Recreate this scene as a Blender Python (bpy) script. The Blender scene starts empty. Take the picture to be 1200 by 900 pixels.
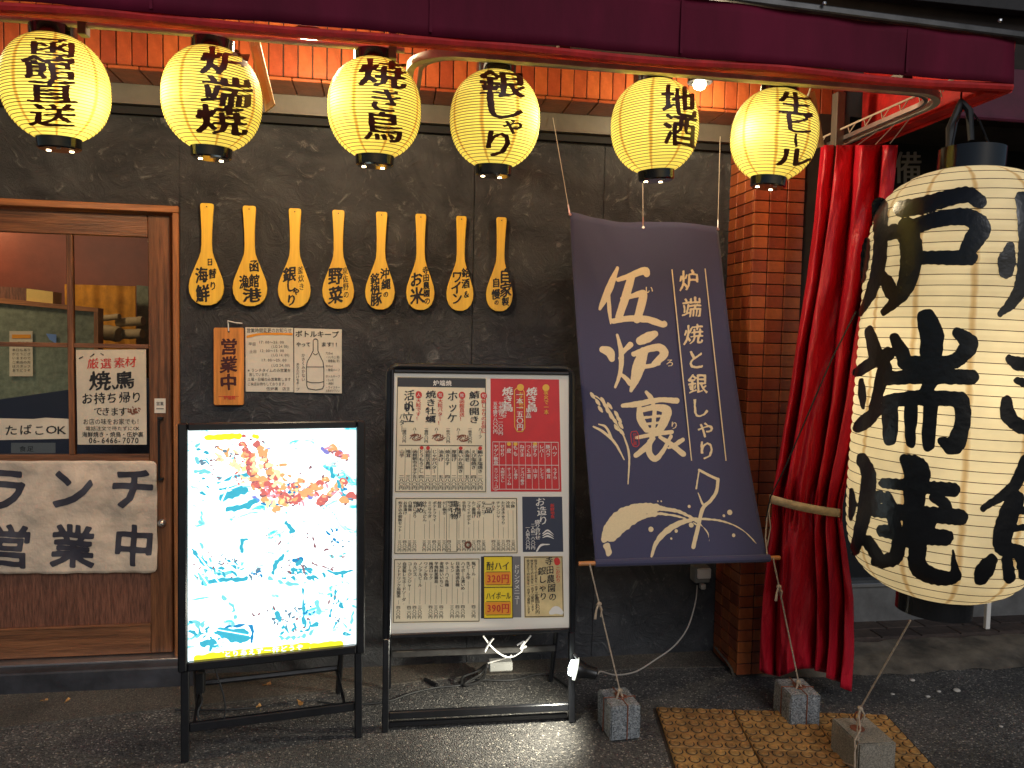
import bpy, bmesh, math, random
import numpy as np
from mathutils import Vector, Matrix
random.seed(7)
rng = np.random.default_rng(7)
sc = bpy.context.scene
COL = sc.collection
# ------------------------------------------------------------------ camera
F = 900.0                      # focal length in pixels of the 1200x900 photograph
H = 1.45                       # eye height
YAW, PIT, ROL = math.radians(9.28), math.radians(-3.39), math.radians(1.16)
fw = np.array([math.sin(YAW)*math.cos(PIT), math.cos(YAW)*math.cos(PIT), math.sin(PIT)])
rt = np.cross(fw, [0, 0, 1.0]); rt /= np.linalg.norm(rt); up = np.cross(rt, fw)
rt, up = rt*math.cos(ROL)+up*math.sin(ROL), -rt*math.sin(ROL)+up*math.cos(ROL)
cam = bpy.data.cameras.new("camera"); cam.sensor_width = 36; cam.lens = F/1200*36
cam.clip_start = 0.05; cam.clip_end = 500
camo = bpy.data.objects.new("camera", cam); COL.objects.link(camo); sc.camera = camo
M = Matrix.Identity(4)
for i in range(3):
    M[i][0], M[i][1], M[i][2] = rt[i], up[i], -fw[i]
M[2][3] = H
camo.matrix_world = M
# ------------------------------------------------------------------ world, light, exposure
w = bpy.data.worlds.new("World"); sc.world = w; w.use_nodes = True
nt = w.node_tree
sky = nt.nodes.new('ShaderNodeTexSky'); sky.sky_type = 'NISHITA'; sky.sun_disc = False
sky.sun_elevation = math.radians(32); sky.sun_rotation = math.radians(172)
nt.links.new(sky.outputs[0], nt.nodes['Background'].inputs[0])
nt.nodes['Background'].inputs[1].default_value = 0.024
sun = bpy.data.lights.new("street_light_glow", 'SUN'); sun.energy = 0.65; sun.angle = math.radians(25)
sun.color = (0.96, 0.97, 1.0)
so = bpy.data.objects.new("street_light_glow", sun); COL.objects.link(so)
el, az = math.radians(32), math.radians(172)
sd = Vector((math.sin(az)*math.cos(el), math.cos(az)*math.cos(el), math.sin(el)))
so.rotation_euler = sd.to_track_quat('Z', 'Y').to_euler()
so.location = (0, -5, 6)
sc.view_settings.view_transform = 'Standard'; sc.view_settings.look = 'None'
sc.view_settings.exposure = 0.5; sc.view_settings.gamma = 1.0
sc.render.engine = 'CYCLES'
try:
    sc.cycles.use_denoising = True
    sc.cycles.max_bounces = 8; sc.cycles.transparent_max_bounces = 8
    sc.cycles.sample_clamp_indirect = 4.0
except Exception:
    pass
# ------------------------------------------------------------------ pixel -> place
O3 = np.array([0, 0, H])
def ray(x, y): return fw*F + rt*(x-600.0) - up*(y-450.0)
def at(x, y, Y): d = ray(x, y); return O3 + d*(Y/d[1])
def gz(x, y, z=0.0): d = ray(x, y); return O3 + d*((z-H)/d[2])
def rays(P): P = np.asarray(P, float); return fw*F + np.outer(P[:, 0]-600.0, rt) - np.outer(P[:, 1]-450.0, up)
# ------------------------------------------------------------------ materials
MAT = {}
def node(nt, t, **k):
    n = nt.nodes.new(t)
    for a, b in k.items():
        if a in n.inputs: n.inputs[a].default_value = b
        else: setattr(n, a, b)
    return n
def mat(name, col, rough=0.6, metal=0.0, var=0.0, vscale=8.0, vstretch=(1, 1, 1), col2=None, bump=0.0, bscale=30.0,
        spec=0.5, emit=None, estr=0.0, coat=0.0, rand=0.0, detail=6.0, translucent=0.0, bdist=0.01, alpha=1.0, sheen=0.0, rvar=0.0):
    m = bpy.data.materials.new(name); m.use_nodes = True; t = m.node_tree
    b = t.nodes['Principled BSDF']
    b.inputs['Roughness'].default_value = rough; b.inputs['Metallic'].default_value = metal
    b.inputs['Specular IOR Level'].default_value = spec
    b.inputs['Coat Weight'].default_value = coat; b.inputs['Coat Roughness'].default_value = 0.12
    b.inputs['Sheen Weight'].default_value = sheen
    b.inputs['Alpha'].default_value = alpha
    col = (*col, 1) if len(col) == 3 else col
    b.inputs['Base Color'].default_value = col
    tc = node(t, 'ShaderNodeTexCoord')
    mp = node(t, 'ShaderNodeMapping'); mp.inputs['Scale'].default_value = vstretch
    t.links.new(tc.outputs['Object'], mp.inputs[0])
    last = None
    if var > 0 or col2:
        n = node(t, 'ShaderNodeTexNoise'); n.inputs['Scale'].default_value = vscale; n.inputs['Detail'].default_value = detail
        n.inputs['Roughness'].default_value = 0.65
        t.links.new(mp.outputs[0], n.inputs['Vector'])
        r = node(t, 'ShaderNodeValToRGB')
        c2 = (*col2, 1) if col2 else tuple(min(1, c*(1+var)) for c in col[:3])+(1,)
        c1 = col if col2 else tuple(c*(1-var) for c in col[:3])+(1,)
        r.color_ramp.elements[0].position = 0.35; r.color_ramp.elements[1].position = 0.68
        r.color_ramp.elements[0].color = c1; r.color_ramp.elements[1].color = c2
        t.links.new(n.outputs['Fac'], r.inputs[0]); last = r.outputs[0]
        if rvar:
            mr = node(t, 'ShaderNodeMapRange'); mr.inputs['To Min'].default_value = rough-rvar; mr.inputs['To Max'].default_value = rough+rvar
            mr.inputs['From Min'].default_value = .3; mr.inputs['From Max'].default_value = .7
            t.links.new(n.outputs['Fac'], mr.inputs[0]); t.links.new(mr.outputs[0], b.inputs['Roughness'])
    if rand > 0:
        oi = node(t, 'ShaderNodeObjectInfo'); hs = node(t, 'ShaderNodeHueSaturation')
        mr = node(t, 'ShaderNodeMapRange'); mr.inputs['To Min'].default_value = 1-rand; mr.inputs['To Max'].default_value = 1+rand
        t.links.new(oi.outputs['Random'], mr.inputs[0]); t.links.new(mr.outputs[0], hs.inputs['Value'])
        mr2 = node(t, 'ShaderNodeMapRange'); mr2.inputs['To Min'].default_value = .5-.02*rand; mr2.inputs['To Max'].default_value = .5+.03*rand
        t.links.new(oi.outputs['Random'], mr2.inputs[0]); t.links.new(mr2.outputs[0], hs.inputs['Hue'])
        if last: t.links.new(last, hs.inputs['Color'])
        else: hs.inputs['Color'].default_value = col
        last = hs.outputs[0]
    if last: t.links.new(last, b.inputs['Base Color'])
    if bump > 0:
        n2 = node(t, 'ShaderNodeTexNoise'); n2.inputs['Scale'].default_value = bscale; n2.inputs['Detail'].default_value = 8
        t.links.new(mp.outputs[0], n2.inputs['Vector'])
        bp = node(t, 'ShaderNodeBump'); bp.inputs['Strength'].default_value = bump; bp.inputs['Distance'].default_value = bdist
        t.links.new(n2.outputs['Fac'], bp.inputs['Height']); t.links.new(bp.outputs[0], b.inputs['Normal'])
    if emit:
        b.inputs['Emission Color'].default_value = (*emit, 1); b.inputs['Emission Strength'].default_value = estr
    if translucent > 0:
        tr = node(t, 'ShaderNodeBsdfTranslucent')
        if last: t.links.new(last, tr.inputs[0])
        else: tr.inputs[0].default_value = col
        mx = node(t, 'ShaderNodeMixShader'); mx.inputs[0].default_value = translucent
        t.links.new(b.outputs[0], mx.inputs[1]); t.links.new(tr.outputs[0], mx.inputs[2])
        t.links.new(mx.outputs[0], t.nodes['Material Output'].inputs[0])
    MAT[name] = m; return m

mat('plaster', (.042, .038, .034), .52, bump=.9, bscale=14, var=.1)
def plaster_nodes():
    m = MAT['plaster']; t = m.node_tree; b = t.nodes['Principled BSDF']
    tc = node(t, 'ShaderNodeTexCoord')
    big = node(t, 'ShaderNodeTexNoise'); big.inputs['Scale'].default_value = 2.3; big.inputs['Detail'].default_value = 9; big.inputs['Roughness'].default_value = .7
    big.inputs['Distortion'].default_value = 1.2
    rp = node(t, 'ShaderNodeValToRGB'); rp.color_ramp.elements[0].position = .3; rp.color_ramp.elements[1].position = .75
    rp.color_ramp.elements[0].color = (.022, .025, .032, 1); rp.color_ramp.elements[1].color = (.108, .112, .120, 1)
    # trowel scratches: stretched, swirled noise
    sw = node(t, 'ShaderNodeTexNoise'); sw.inputs['Scale'].default_value = 3.5; sw.inputs['Detail'].default_value = 2; 
    vm = node(t, 'ShaderNodeVectorMath', operation='SCALE'); vm.inputs['Scale'].default_value = 1.1
    va = node(t, 'ShaderNodeVectorMath', operation='ADD')
    sc1 = node(t, 'ShaderNodeTexNoise'); sc1.inputs['Scale'].default_value = 9; sc1.inputs['Detail'].default_value = 11; sc1.inputs['Roughness'].default_value = .78
    L = t.links.new
    L(tc.outputs['Object'], big.inputs['Vector']); L(tc.outputs['Object'], sw.inputs['Vector'])
    L(sw.outputs['Color'], vm.inputs[0]); L(tc.outputs['Object'], va.inputs[0]); L(vm.outputs[0], va.inputs[1]); L(va.outputs[0], sc1.inputs['Vector'])
    L(big.outputs['Fac'], rp.inputs[0])
    sr = node(t, 'ShaderNodeValToRGB'); sr.color_ramp.elements[0].position = .56; sr.color_ramp.elements[1].position = .70
    sr.color_ramp.elements[0].color = (0, 0, 0, 1); sr.color_ramp.elements[1].color = (1, 1, 1, 1)
    L(sc1.outputs['Fac'], sr.inputs[0])
    mx = node(t, 'ShaderNodeMix', data_type='RGBA'); mx.inputs['B'].default_value = (.16, .145, .12, 1) if 'B' in mx.inputs else None
    fm = node(t, 'ShaderNodeMath', operation='MULTIPLY'); fm.inputs[1].default_value = .85
    L(sr.outputs[0], fm.inputs[0]); L(fm.outputs[0], mx.inputs[0]); L(rp.outputs[0], mx.inputs[6]); mx.inputs[7].default_value = (.30, .30, .29, 1)
    L(mx.outputs[2], b.inputs['Base Color'])
    bp = [n for n in t.nodes if n.type == 'BUMP'][0]
    L(sc1.outputs['Fac'], bp.inputs['Height']); bp.inputs['Strength'].default_value = 1.0; bp.inputs['Distance'].default_value = .035
plaster_nodes()
mat('tile', (.31, .072, .024), .32, var=.28, vscale=14, rand=.28, bump=.15, bscale=60, spec=.5)
mat('grout', (.028, .020, .016), .9, var=.3)
mat('beam_paint', (.115, .10, .08), .5, var=.2, vscale=5, bump=.1)
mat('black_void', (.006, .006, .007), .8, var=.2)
mat('dark_wall', (.02, .018, .018), .7, var=.4, vscale=3, bump=.3)
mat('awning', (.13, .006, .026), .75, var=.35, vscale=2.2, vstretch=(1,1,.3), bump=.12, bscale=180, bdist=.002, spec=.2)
mat('awning_lit_red', (.60, .022, .020), .6, var=.3, vscale=11, bump=.2, bscale=90, translucent=.12)  # same fabric as the valance, colour brightened to stand for lantern glow
mat('neighbour_awning', (.10, .010, .030), .6, var=.2, bump=.1)
mat('steel', (.52, .50, .45), .45, metal=.35, var=.25, vscale=12, bump=.05)
mat('steel_dark', (.13, .125, .12), .4, metal=.7, var=.3, vscale=10)
mat('aluminium', (.55, .55, .55), .3, metal=.9, var=.15)
mat('vinyl', (.60, .010, .030), .42, var=.16, vscale=5, vstretch=(1, 1, .35), bump=.8, bscale=11, coat=.12, translucent=.06, bdist=.06)
mat('strap', (.52, .40, .24), .7, var=.2, vscale=40, bump=.2, bscale=200)
mat('banner', (.046, .046, .100), .85, var=.08, vscale=300, bump=.35, bscale=700, bdist=.001, sheen=.12)
mat('cream_print', (.74, .60, .36), .8, var=.06, vscale=200)
mat('white_print', (.72, .68, .62), .8)
mat('red_print', (.55, .03, .02), .6)
mat('ink', (.012, .010, .010), .5)
mat('ink_brown', (.050, .010, .006), .5, var=.5, vscale=30, translucent=.25)
mat('ink_gloss', (.010, .010, .011), .30, bump=.25, bscale=30, spec=.6, var=.3)
mat('paint_grey', (.045, .042, .055), .45, var=.2)
mat('door_wood', (.185, .070, .026), .42, var=.55, vscale=5, vstretch=(14, 14, .8), bump=.25, bscale=20, coat=.2)
mat('door_wood_h', (.185, .070, .026), .42, var=.5, vscale=5, vstretch=(.8, 14, 14), bump=.25, bscale=20, coat=.2)
mat('door_frame_wood', (.36, .135, .042), .45, var=.35, vscale=5, vstretch=(14, 14, .8), bump=.2, bscale=20, coat=.15)
mat('door_frame_wood_h', (.36, .135, .042), .45, var=.35, vscale=5, vstretch=(.8, 14, 14), bump=.2, bscale=20, coat=.15)
mat('panel_wood', (.17, .065, .036), .5, var=.5, vscale=9, vstretch=(16, 16, 1.6), bump=.3, bscale=20, detail=9)
mat('paddle_wood', (.93, .53, .050), .42, var=.16, vscale=4, vstretch=(12, 12, .8), coat=.35, rand=.07, bump=.06)
mat('plaque_wood', (.68, .25, .045), .38, var=.38, vscale=4, vstretch=(9, 9, .7), coat=.4)
mat('pale_wood', (.50, .30, .15), .6, var=.3, vscale=6, vstretch=(12, 12, .8), bump=.1)
mat('dowel_wood', (.50, .20, .06), .5, var=.2)
mat('paper', (.62, .52, .38), .8, var=.12, vscale=7, bump=.5, bscale=9, bdist=.01)
mat('wrinkled_paper', (.62, .49, .36), .7, var=.16, vscale=6, bump=.9, bscale=7, bdist=.03, coat=.15)
mat('paper_white', (.68, .62, .50), .75, var=.06, bump=.2, bscale=12)
mat('menu_paper', (.80, .68, .46), .5, var=.07, vscale=5, coat=.1)
mat('menu_gold', (.62, .47, .22), .5, var=.25, vscale=6, coat=.1)
mat('menu_margin', (.72, .67, .58), .5, coat=.1)
mat('menu_red', (.55, .012, .014), .5, var=.12, vscale=5, coat=.1)
mat('menu_navy', (.022, .028, .055), .5, coat=.1)
mat('menu_black', (.025, .022, .022), .5, coat=.1)
mat('menu_grey', (.16, .15, .15), .5, coat=.1)
mat('menu_yellow', (.86, .62, .015), .5, coat=.1)
mat('menu_orange', (.80, .30, .02), .4)
mat('gold_print', (.75, .42, .03), .4)
mat('frame_black', (.012, .013, .016), .28, metal=.2, var=.3, vscale=10, spec=.6, bump=.03)
mat('plastic_black', (.012, .012, .013), .35)
mat('gloss_black', (.010, .010, .011), .12, coat=.6)
mat('rubber', (.015, .015, .015), .6)
mat('white_plastic', (.72, .70, .66), .4)
mat('grey_plastic', (.17, .17, .16), .5, var=.1)
mat('rope', (.42, .33, .24), .85, var=.25, vscale=80, bump=.4, bscale=300)
mat('wire', (.55, .48, .38), .5)
mat('cable_grey', (.38, .35, .31), .5)
mat('sill_metal', (.20, .20, .20), .45, metal=.5, var=.3, vscale=6, bump=.1)
mat('kerb', (.10, .085, .066), .9, var=.65, vscale=5, bump=.7, bscale=22, detail=10)
mat('step_paint', (.036, .036, .042), .55, var=.5, vscale=6, bump=.2, bscale=14)
mat('brick_dark', (.045, .030, .024), .75, var=.4, vscale=20, rand=.3, bump=.4, bscale=60)
mat('leaf_dry', (.45, .23, .07), .7, var=.4, vscale=50)
mat('stone_white', (.50, .47, .42), .8, var=.2)
mat('tactile', (.34, .18, .055), .75, var=.45, vscale=26, rand=.15, bump=.5, bscale=90, bdist=.004)
mat('dark_glass', (.010, .012, .014), .06, coat=.8)
mat('rust', (.25, .09, .05), .7, metal=.4)
def speckle(name, c_dark, c_mid, c_light, scale, dens, rough, bd):
    m = mat(name, c_mid, rough, bump=.8, bscale=200, bdist=bd); t = m.node_tree; b = t.nodes['Principled BSDF']
    tc = node(t, 'ShaderNodeTexCoord'); L = t.links.new
    v = node(t, 'ShaderNodeTexVoronoi'); v.inputs['Scale'].default_value = scale
    L(tc.outputs['Object'], v.inputs['Vector'])
    sx = node(t, 'ShaderNodeSeparateColor'); L(v.outputs['Color'], sx.inputs[0])
    r = node(t, 'ShaderNodeValToRGB'); r.color_ramp.interpolation = 'LINEAR'
    e = r.color_ramp.elements; e[0].position = 0; e[0].color = (*c_dark, 1); e[1].position = .99; e[1].color = (*c_light, 1)
    a = e.new(.5); a.color = (*c_mid, 1); a = e.new(1-dens); a.color = tuple(c*1.4 for c in c_mid)+(1,)
    L(sx.outputs[0], r.inputs[0])
    n = node(t, 'ShaderNodeTexNoise'); n.inputs['Scale'].default_value = 2.2; n.inputs['Detail'].default_value = 6
    L(tc.outputs['Object'], n.inputs['Vector'])
    mr = node(t, 'ShaderNodeMapRange'); mr.inputs['From Min'].default_value = .3; mr.inputs['From Max'].default_value = .7
    mr.inputs['To Min'].default_value = .45; mr.inputs['To Max'].default_value = 1.4
    L(n.outputs['Fac'], mr.inputs[0])
    mm = node(t, 'ShaderNodeVectorMath', operation='SCALE'); L(r.outputs[0], mm.inputs[0]); L(mr.outputs[0], mm.inputs['Scale'])
    L(mm.outputs[0], b.inputs['Base Color'])
    bp = [q for q in t.nodes if q.type == 'BUMP'][0]
    iv = node(t, 'ShaderNodeMath', operation='SUBTRACT'); iv.inputs[0].default_value = 1; L(v.outputs['Distance'], iv.inputs[1])
    L(iv.outputs[0], bp.inputs['Height']); bp.inputs['Strength'].default_value = 1.0
speckle('asphalt', (.030, .030, .031), (.088, .084, .078), (.38, .35, .30), 175, .10, .75, .006)
speckle('apron_concrete', (.045, .040, .034), (.085, .075, .060), (.18, .15, .12), 260, .1, .85, .003)
speckle('block_concrete', (.11, .12, .125), (.27, .29, .30), (.48, .49, .48), 230, .25, .85, .003)
speckle('block_concrete_warm', (.18, .165, .13), (.32, .29, .23), (.32, .29, .24), 330, .2, .8, .002)

def paper_lamp(name, col, emit, estr, nseam, seamcol, hot=None):
    """lantern paper: translucent, lit from inside, with glued panel seams at fixed angles"""
    m = bpy.data.materials.new(name); m.use_nodes = True; t = m.node_tree; L = t.links.new
    b = t.nodes['Principled BSDF']; b.inputs['Roughness'].default_value = .55
    tc = node(t, 'ShaderNodeTexCoord'); sx = node(t, 'ShaderNodeSeparateXYZ'); L(tc.outputs['Object'], sx.inputs[0])
    an = node(t, 'ShaderNodeMath', operation='ARCTAN2'); L(sx.outputs['Y'], an.inputs[0]); L(sx.outputs['X'], an.inputs[1])
    n0 = node(t, 'ShaderNodeTexNoise'); n0.inputs['Scale'].default_value = 14; n0.inputs['Detail'].default_value = 3; L(tc.outputs['Object'], n0.inputs['Vector'])
    jt = node(t, 'ShaderNodeMath', operation='MULTIPLY_ADD'); jt.inputs[1].default_value = .06; L(n0.outputs['Fac'], jt.inputs[0]); L(an.outputs[0], jt.inputs[2])
    ml = node(t, 'ShaderNodeMath', operation='MULTIPLY'); ml.inputs[1].default_value = nseam/(2*math.pi); L(jt.outputs[0], ml.inputs[0])
    fr = node(t, 'ShaderNodeMath', operation='FRACT'); L(ml.outputs[0], fr.inputs[0])
    ab = node(t, 'ShaderNodeMath', operation='SUBTRACT'); ab.inputs[1].default_value = .5; L(fr.outputs[0], ab.inputs[0])
    aa = node(t, 'ShaderNodeMath', operation='ABSOLUTE'); L(ab.outputs[0], aa.inputs[0])
    rp = node(t, 'ShaderNodeValToRGB'); e = rp.color_ramp.elements
    e[0].position = 0.0; e[0].color = (*seamcol, 1); e[1].position = .075; e[1].color = (*col, 1)
    a = e.new(.035); a.color = tuple(.75*s+.25*c for s, c in zip(seamcol, col))+(1,)
    L(aa.outputs[0], rp.inputs[0])
    n1 = node(t, 'ShaderNodeTexNoise'); n1.inputs['Scale'].default_value = 5; n1.inputs['Detail'].default_value = 7; L(tc.outputs['Object'], n1.inputs['Vector'])
    mr = node(t, 'ShaderNodeMapRange'); mr.inputs['From Min'].default_value = .3; mr.inputs['From Max'].default_value = .7
    mr.inputs['To Min'].default_value = .80; mr.inputs['To Max'].default_value = 1.12; L(n1.outputs['Fac'], mr.inputs[0])
    vs = node(t, 'ShaderNodeVectorMath', operation='SCALE'); L(rp.outputs[0], vs.inputs[0]); L(mr.outputs[0], vs.inputs['Scale'])
    L(vs.outputs[0], b.inputs['Base Color'])
    em = node(t, 'ShaderNodeMix', data_type='RGBA', blend_type='MULTIPLY'); em.inputs[0].default_value = 1
    L(vs.outputs[0], em.inputs[6]); em.inputs[7].default_value = (*emit, 1)
    L(em.outputs[2], b.inputs['Emission Color']); b.inputs['Emission Strength'].default_value = estr
    tr = node(t, 'ShaderNodeBsdfTranslucent'); L(vs.outputs[0], tr.inputs[0])
    mx = node(t, 'ShaderNodeMixShader'); mx.inputs[0].default_value = .55
    L(b.outputs[0], mx.inputs[1]); L(tr.outputs[0], mx.inputs[2]); L(mx.outputs[0], t.nodes['Material Output'].inputs[0])
    MAT[name] = m
paper_lamp('lantern_yellow', (.88, .76, .20), (1, .97, .85), .34, 8, (.58, .32, .05))
paper_lamp('lantern_cream', (.86, .76, .52), (1, .95, .85), .36, 11, (.60, .42, .20))
mat('bulb', (1, 1, 1), .3, emit=(1, .78, .42), estr=14)
mat('bulb_cold', (1, 1, 1), .3, emit=(.88, .98, 1), estr=5)
mat('lamp_glass', (.3, .34, .26), .2, emit=(.95, 1, .85), estr=1.0)
mat('backlit_white', (.8, .8, .8), .4, emit=(.86, 1.0, 1.0), estr=1.35)
for n, c in dict(backlit_cyan=(.05, .42, .56), backlit_teal=(.20, .66, .70), backlit_blue=(.02, .24, .50), backlit_red=(.62, .16, .14), backlit_orange=(.85, .42, .18),
                 backlit_pink=(.9, .35, .42), backlit_yellow=(1.0, .90, .03), backlit_brown=(.28, .13, .15), backlit_pale=(.95, .80, .45), backlit_violet=(.25, .24, .62), backlit_grey=(.14, .24, .32)).items():
    mat(n, c, .4, emit=c, estr=.62, var=.15, vscale=30)

def washed_print():
    m = MAT['backlit_white'].copy(); m.name = 'backlit_print'; t = m.node_tree; b = t.nodes['Principled BSDF']; L = t.links.new
    tc = node(t, 'ShaderNodeTexCoord'); mp = node(t, 'ShaderNodeMapping'); mp.inputs['Rotation'].default_value = (0, .5, 0); mp.inputs['Scale'].default_value = (1, 1, 1.7); L(tc.outputs['Object'], mp.inputs[0])
    n = node(t, 'ShaderNodeTexNoise'); n.inputs['Scale'].default_value = 8; n.inputs['Detail'].default_value = 9; n.inputs['Roughness'].default_value = .68; n.inputs['Distortion'].default_value = 1.6
    L(mp.outputs[0], n.inputs['Vector']); r = node(t, 'ShaderNodeValToRGB'); e = r.color_ramp.elements
    e[0].position = .30; e[0].color = (.03, .30, .42, 1); e[1].position = .47; e[1].color = (.86, 1, 1, 1)
    for p_, c_ in ((.36, (.06, .48, .60)), (.385, (.35, .80, .85)), (.42, (.62, .93, .95))): a = e.new(p_); a.color = (*c_, 1)
    L(n.outputs['Fac'], r.inputs[0]); L(r.outputs[0], b.inputs['Emission Color']); L(r.outputs[0], b.inputs['Base Color']); MAT['backlit_print'] = m
washed_print()
def glass_mat():
    m = bpy.data.materials.new('window_glass'); m.use_nodes = True; t = m.node_tree
    t.nodes.remove(t.nodes['Principled BSDF'])
    a = node(t, 'ShaderNodeBsdfTransparent'); a.inputs[0].default_value = (.93, .95, .94, 1)
    g = node(t, 'ShaderNodeBsdfGlossy'); g.inputs['Roughness'].default_value = .03
    fr = node(t, 'ShaderNodeFresnel'); fr.inputs[0].default_value = 1.22
    mx = node(t, 'ShaderNodeMixShader')
    t.links.new(fr.outputs[0], mx.inputs[0]); t.links.new(a.outputs[0], mx.inputs[1]); t.links.new(g.outputs[0], mx.inputs[2])
    t.links.new(mx.outputs[0], t.nodes['Material Output'].inputs[0]); MAT['window_glass'] = m
glass_mat()
# ------------------------------------------------------------------ mesh builder
WL = {}
class MB:
    def __init__(s): s.v = []; s.f = []; s.smooth = False
    def add(s, verts, faces):
        o = len(s.v); s.v += [tuple(map(float, p)) for p in verts]; s.f += [tuple(o+i for i in f) for f in faces]; return s
    def box(s, lo, hi, bev=0.0, fr=None):
        """box lo..hi, chamfered; fr = (origin, ex, ey, ez) frame"""
        lo = np.array(lo, float); hi = np.array(hi, float)
        lo, hi = np.minimum(lo, hi), np.maximum(lo, hi)
        bev = min(bev, *(float(q)*.45 for q in (hi-lo)))
        if bev <= 0:
            vs = [(x, y, z) for z in (lo[2], hi[2]) for y in (lo[1], hi[1]) for x in (lo[0], hi[0])]
            fs = [(0, 2, 3, 1), (4, 5, 7, 6), (0, 1, 5, 4), (2, 6, 7, 3), (0, 4, 6, 2), (1, 3, 7, 5)]
        else:
            bm = bmesh.new(); bmesh.ops.create_cube(bm, size=1)
            for q in bm.verts:
                for i in range(3): q.co[i] = (lo[i]+hi[i])/2 + q.co[i]*(hi[i]-lo[i])
            bmesh.ops.bevel(bm, geom=bm.edges[:], offset=bev, segments=1, affect='EDGES')
            vs = [tuple(q.co) for q in bm.verts]; bm.verts.index_update()
            fs = [tuple(q.index for q in f.verts) for f in bm.faces]; bm.free()
        if fr is not None:
            o, ex, ey, ez = [np.asarray(q, float) for q in fr]
            vs = [o+ex*p[0]+ey*p[1]+ez*p[2] for p in vs]
        return s.add(vs, fs)
    def tube(s, pts, r, n=8, closed=False):
        pts = [np.asarray(p, float) for p in pts]; N = len(pts); rs = r if hasattr(r, '__len__') else [r]*N
        V = []; up0 = None
        for i, p in enumerate(pts):
            a = pts[(i-1) % N] if (closed or i > 0) else p; b = pts[(i+1) % N] if (closed or i < N-1) else p
            d = b-a; d /= (np.linalg.norm(d)+1e-12)
            if up0 is None:
                up0 = np.cross(d, [0, 0, 1.]) if abs(d[2]) < .9 else np.cross(d, [1., 0, 0])
            u = up0-d*(up0@d); u /= np.linalg.norm(u)+1e-12; up0 = u; w_ = np.cross(d, u)
            V += [p+(u*math.cos(2*math.pi*k/n)+w_*math.sin(2*math.pi*k/n))*rs[i] for k in range(n)]
        Fc = []
        for i in range(N if closed else N-1):
            j = (i+1) % N
            Fc += [(i*n+k, i*n+(k+1) % n, j*n+(k+1) % n, j*n+k) for k in range(n)]
        if not closed: Fc += [tuple(range(n-1, -1, -1)), tuple((N-1)*n+k for k in range(n))]
        s.smooth = True
        return s.add(V, Fc)
    def lathe(s, prof, c=(0, 0, 0), n=32, cap=True):
        c = np.array(c, float); V = []
        for r, z in prof: V += [(c[0]+r*math.cos(2*math.pi*k/n), c[1]+r*math.sin(2*math.pi*k/n), c[2]+z) for k in range(n)]
        Fc = []
        for i in range(len(prof)-1): Fc += [(i*n+k, i*n+(k+1) % n, (i+1)*n+(k+1) % n, (i+1)*n+k) for k in range(n)]
        if cap: Fc += [tuple(range(n-1, -1, -1)), tuple((len(prof)-1)*n+k for k in range(n))]
        s.smooth = True
        return s.add(V, Fc)
    def prism(s, pts, thick):
        """outline (3D points, planar) extruded along vector thick"""
        n = len(pts); t = np.asarray(thick, float); P = [np.asarray(p, float) for p in pts]
        s.add(P+[p+t for p in P], [tuple(range(n)), tuple(range(2*n-1, n-1, -1))]+[(i, i+n, (i+1) % n+n, (i+1) % n) for i in range(n)])
        return s
    def grid(s, G):
        nu, nv = len(G), len(G[0]); s.smooth = True
        return s.add([p for row in G for p in row], [(i*nv+j, i*nv+j+1, (i+1)*nv+j+1, (i+1)*nv+j) for i in range(nu-1) for j in range(nv-1)])
    def build(s, name, m, parent=None, loc=None, label=None, kind=None, solid=0.0, autosm=35):
        me = bpy.data.meshes.new(name)
        base = WL[parent.name] if parent is not None else np.array(loc if loc is not None else (0, 0, 0), float)
        v = np.array(s.v, float)-base
        me.from_pydata(v.tolist(), [], s.f); me.update()
        bm = bmesh.new(); bm.from_mesh(me); bmesh.ops.recalc_face_normals(bm, faces=bm.faces[:]); bm.to_mesh(me); bm.free()
        if s.smooth:
            me.shade_smooth(); me.set_sharp_from_angle(angle=math.radians(autosm))
        me.materials.append(MAT[m])
        o = bpy.data.objects.new(name, me); COL.objects.link(o)
        if parent is not None: o.parent = parent
        else: o.location = base
        WL[o.name] = base
        if label: o['label'] = label
        if kind: o['kind'] = kind
        if solid:
            md = o.modifiers.new('thickness', 'SOLIDIFY'); md.thickness = solid; md.offset = 0
        return o
def tag(o, label, cat, group=None):
    o['label'] = label; o['category'] = cat
    if group: o['group'] = group
    return o
def thing(name, label, cat, loc=(0, 0, 0), group=None):
    o = bpy.data.objects.new(name, None); COL.objects.link(o); o.location = tuple(float(q) for q in loc)
    o.empty_display_size = .05
    WL[o.name] = np.array(loc, float); return tag(o, label, cat, group)
def copies(src, n_or_locs, parent, name=None):
    """repeat a part mesh at offsets under parent"""
    for d in n_or_locs:
        c = src.copy(); COL.objects.link(c); c.parent = parent; c.location = tuple(d); WL[c.name] = WL[parent.name]
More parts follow.
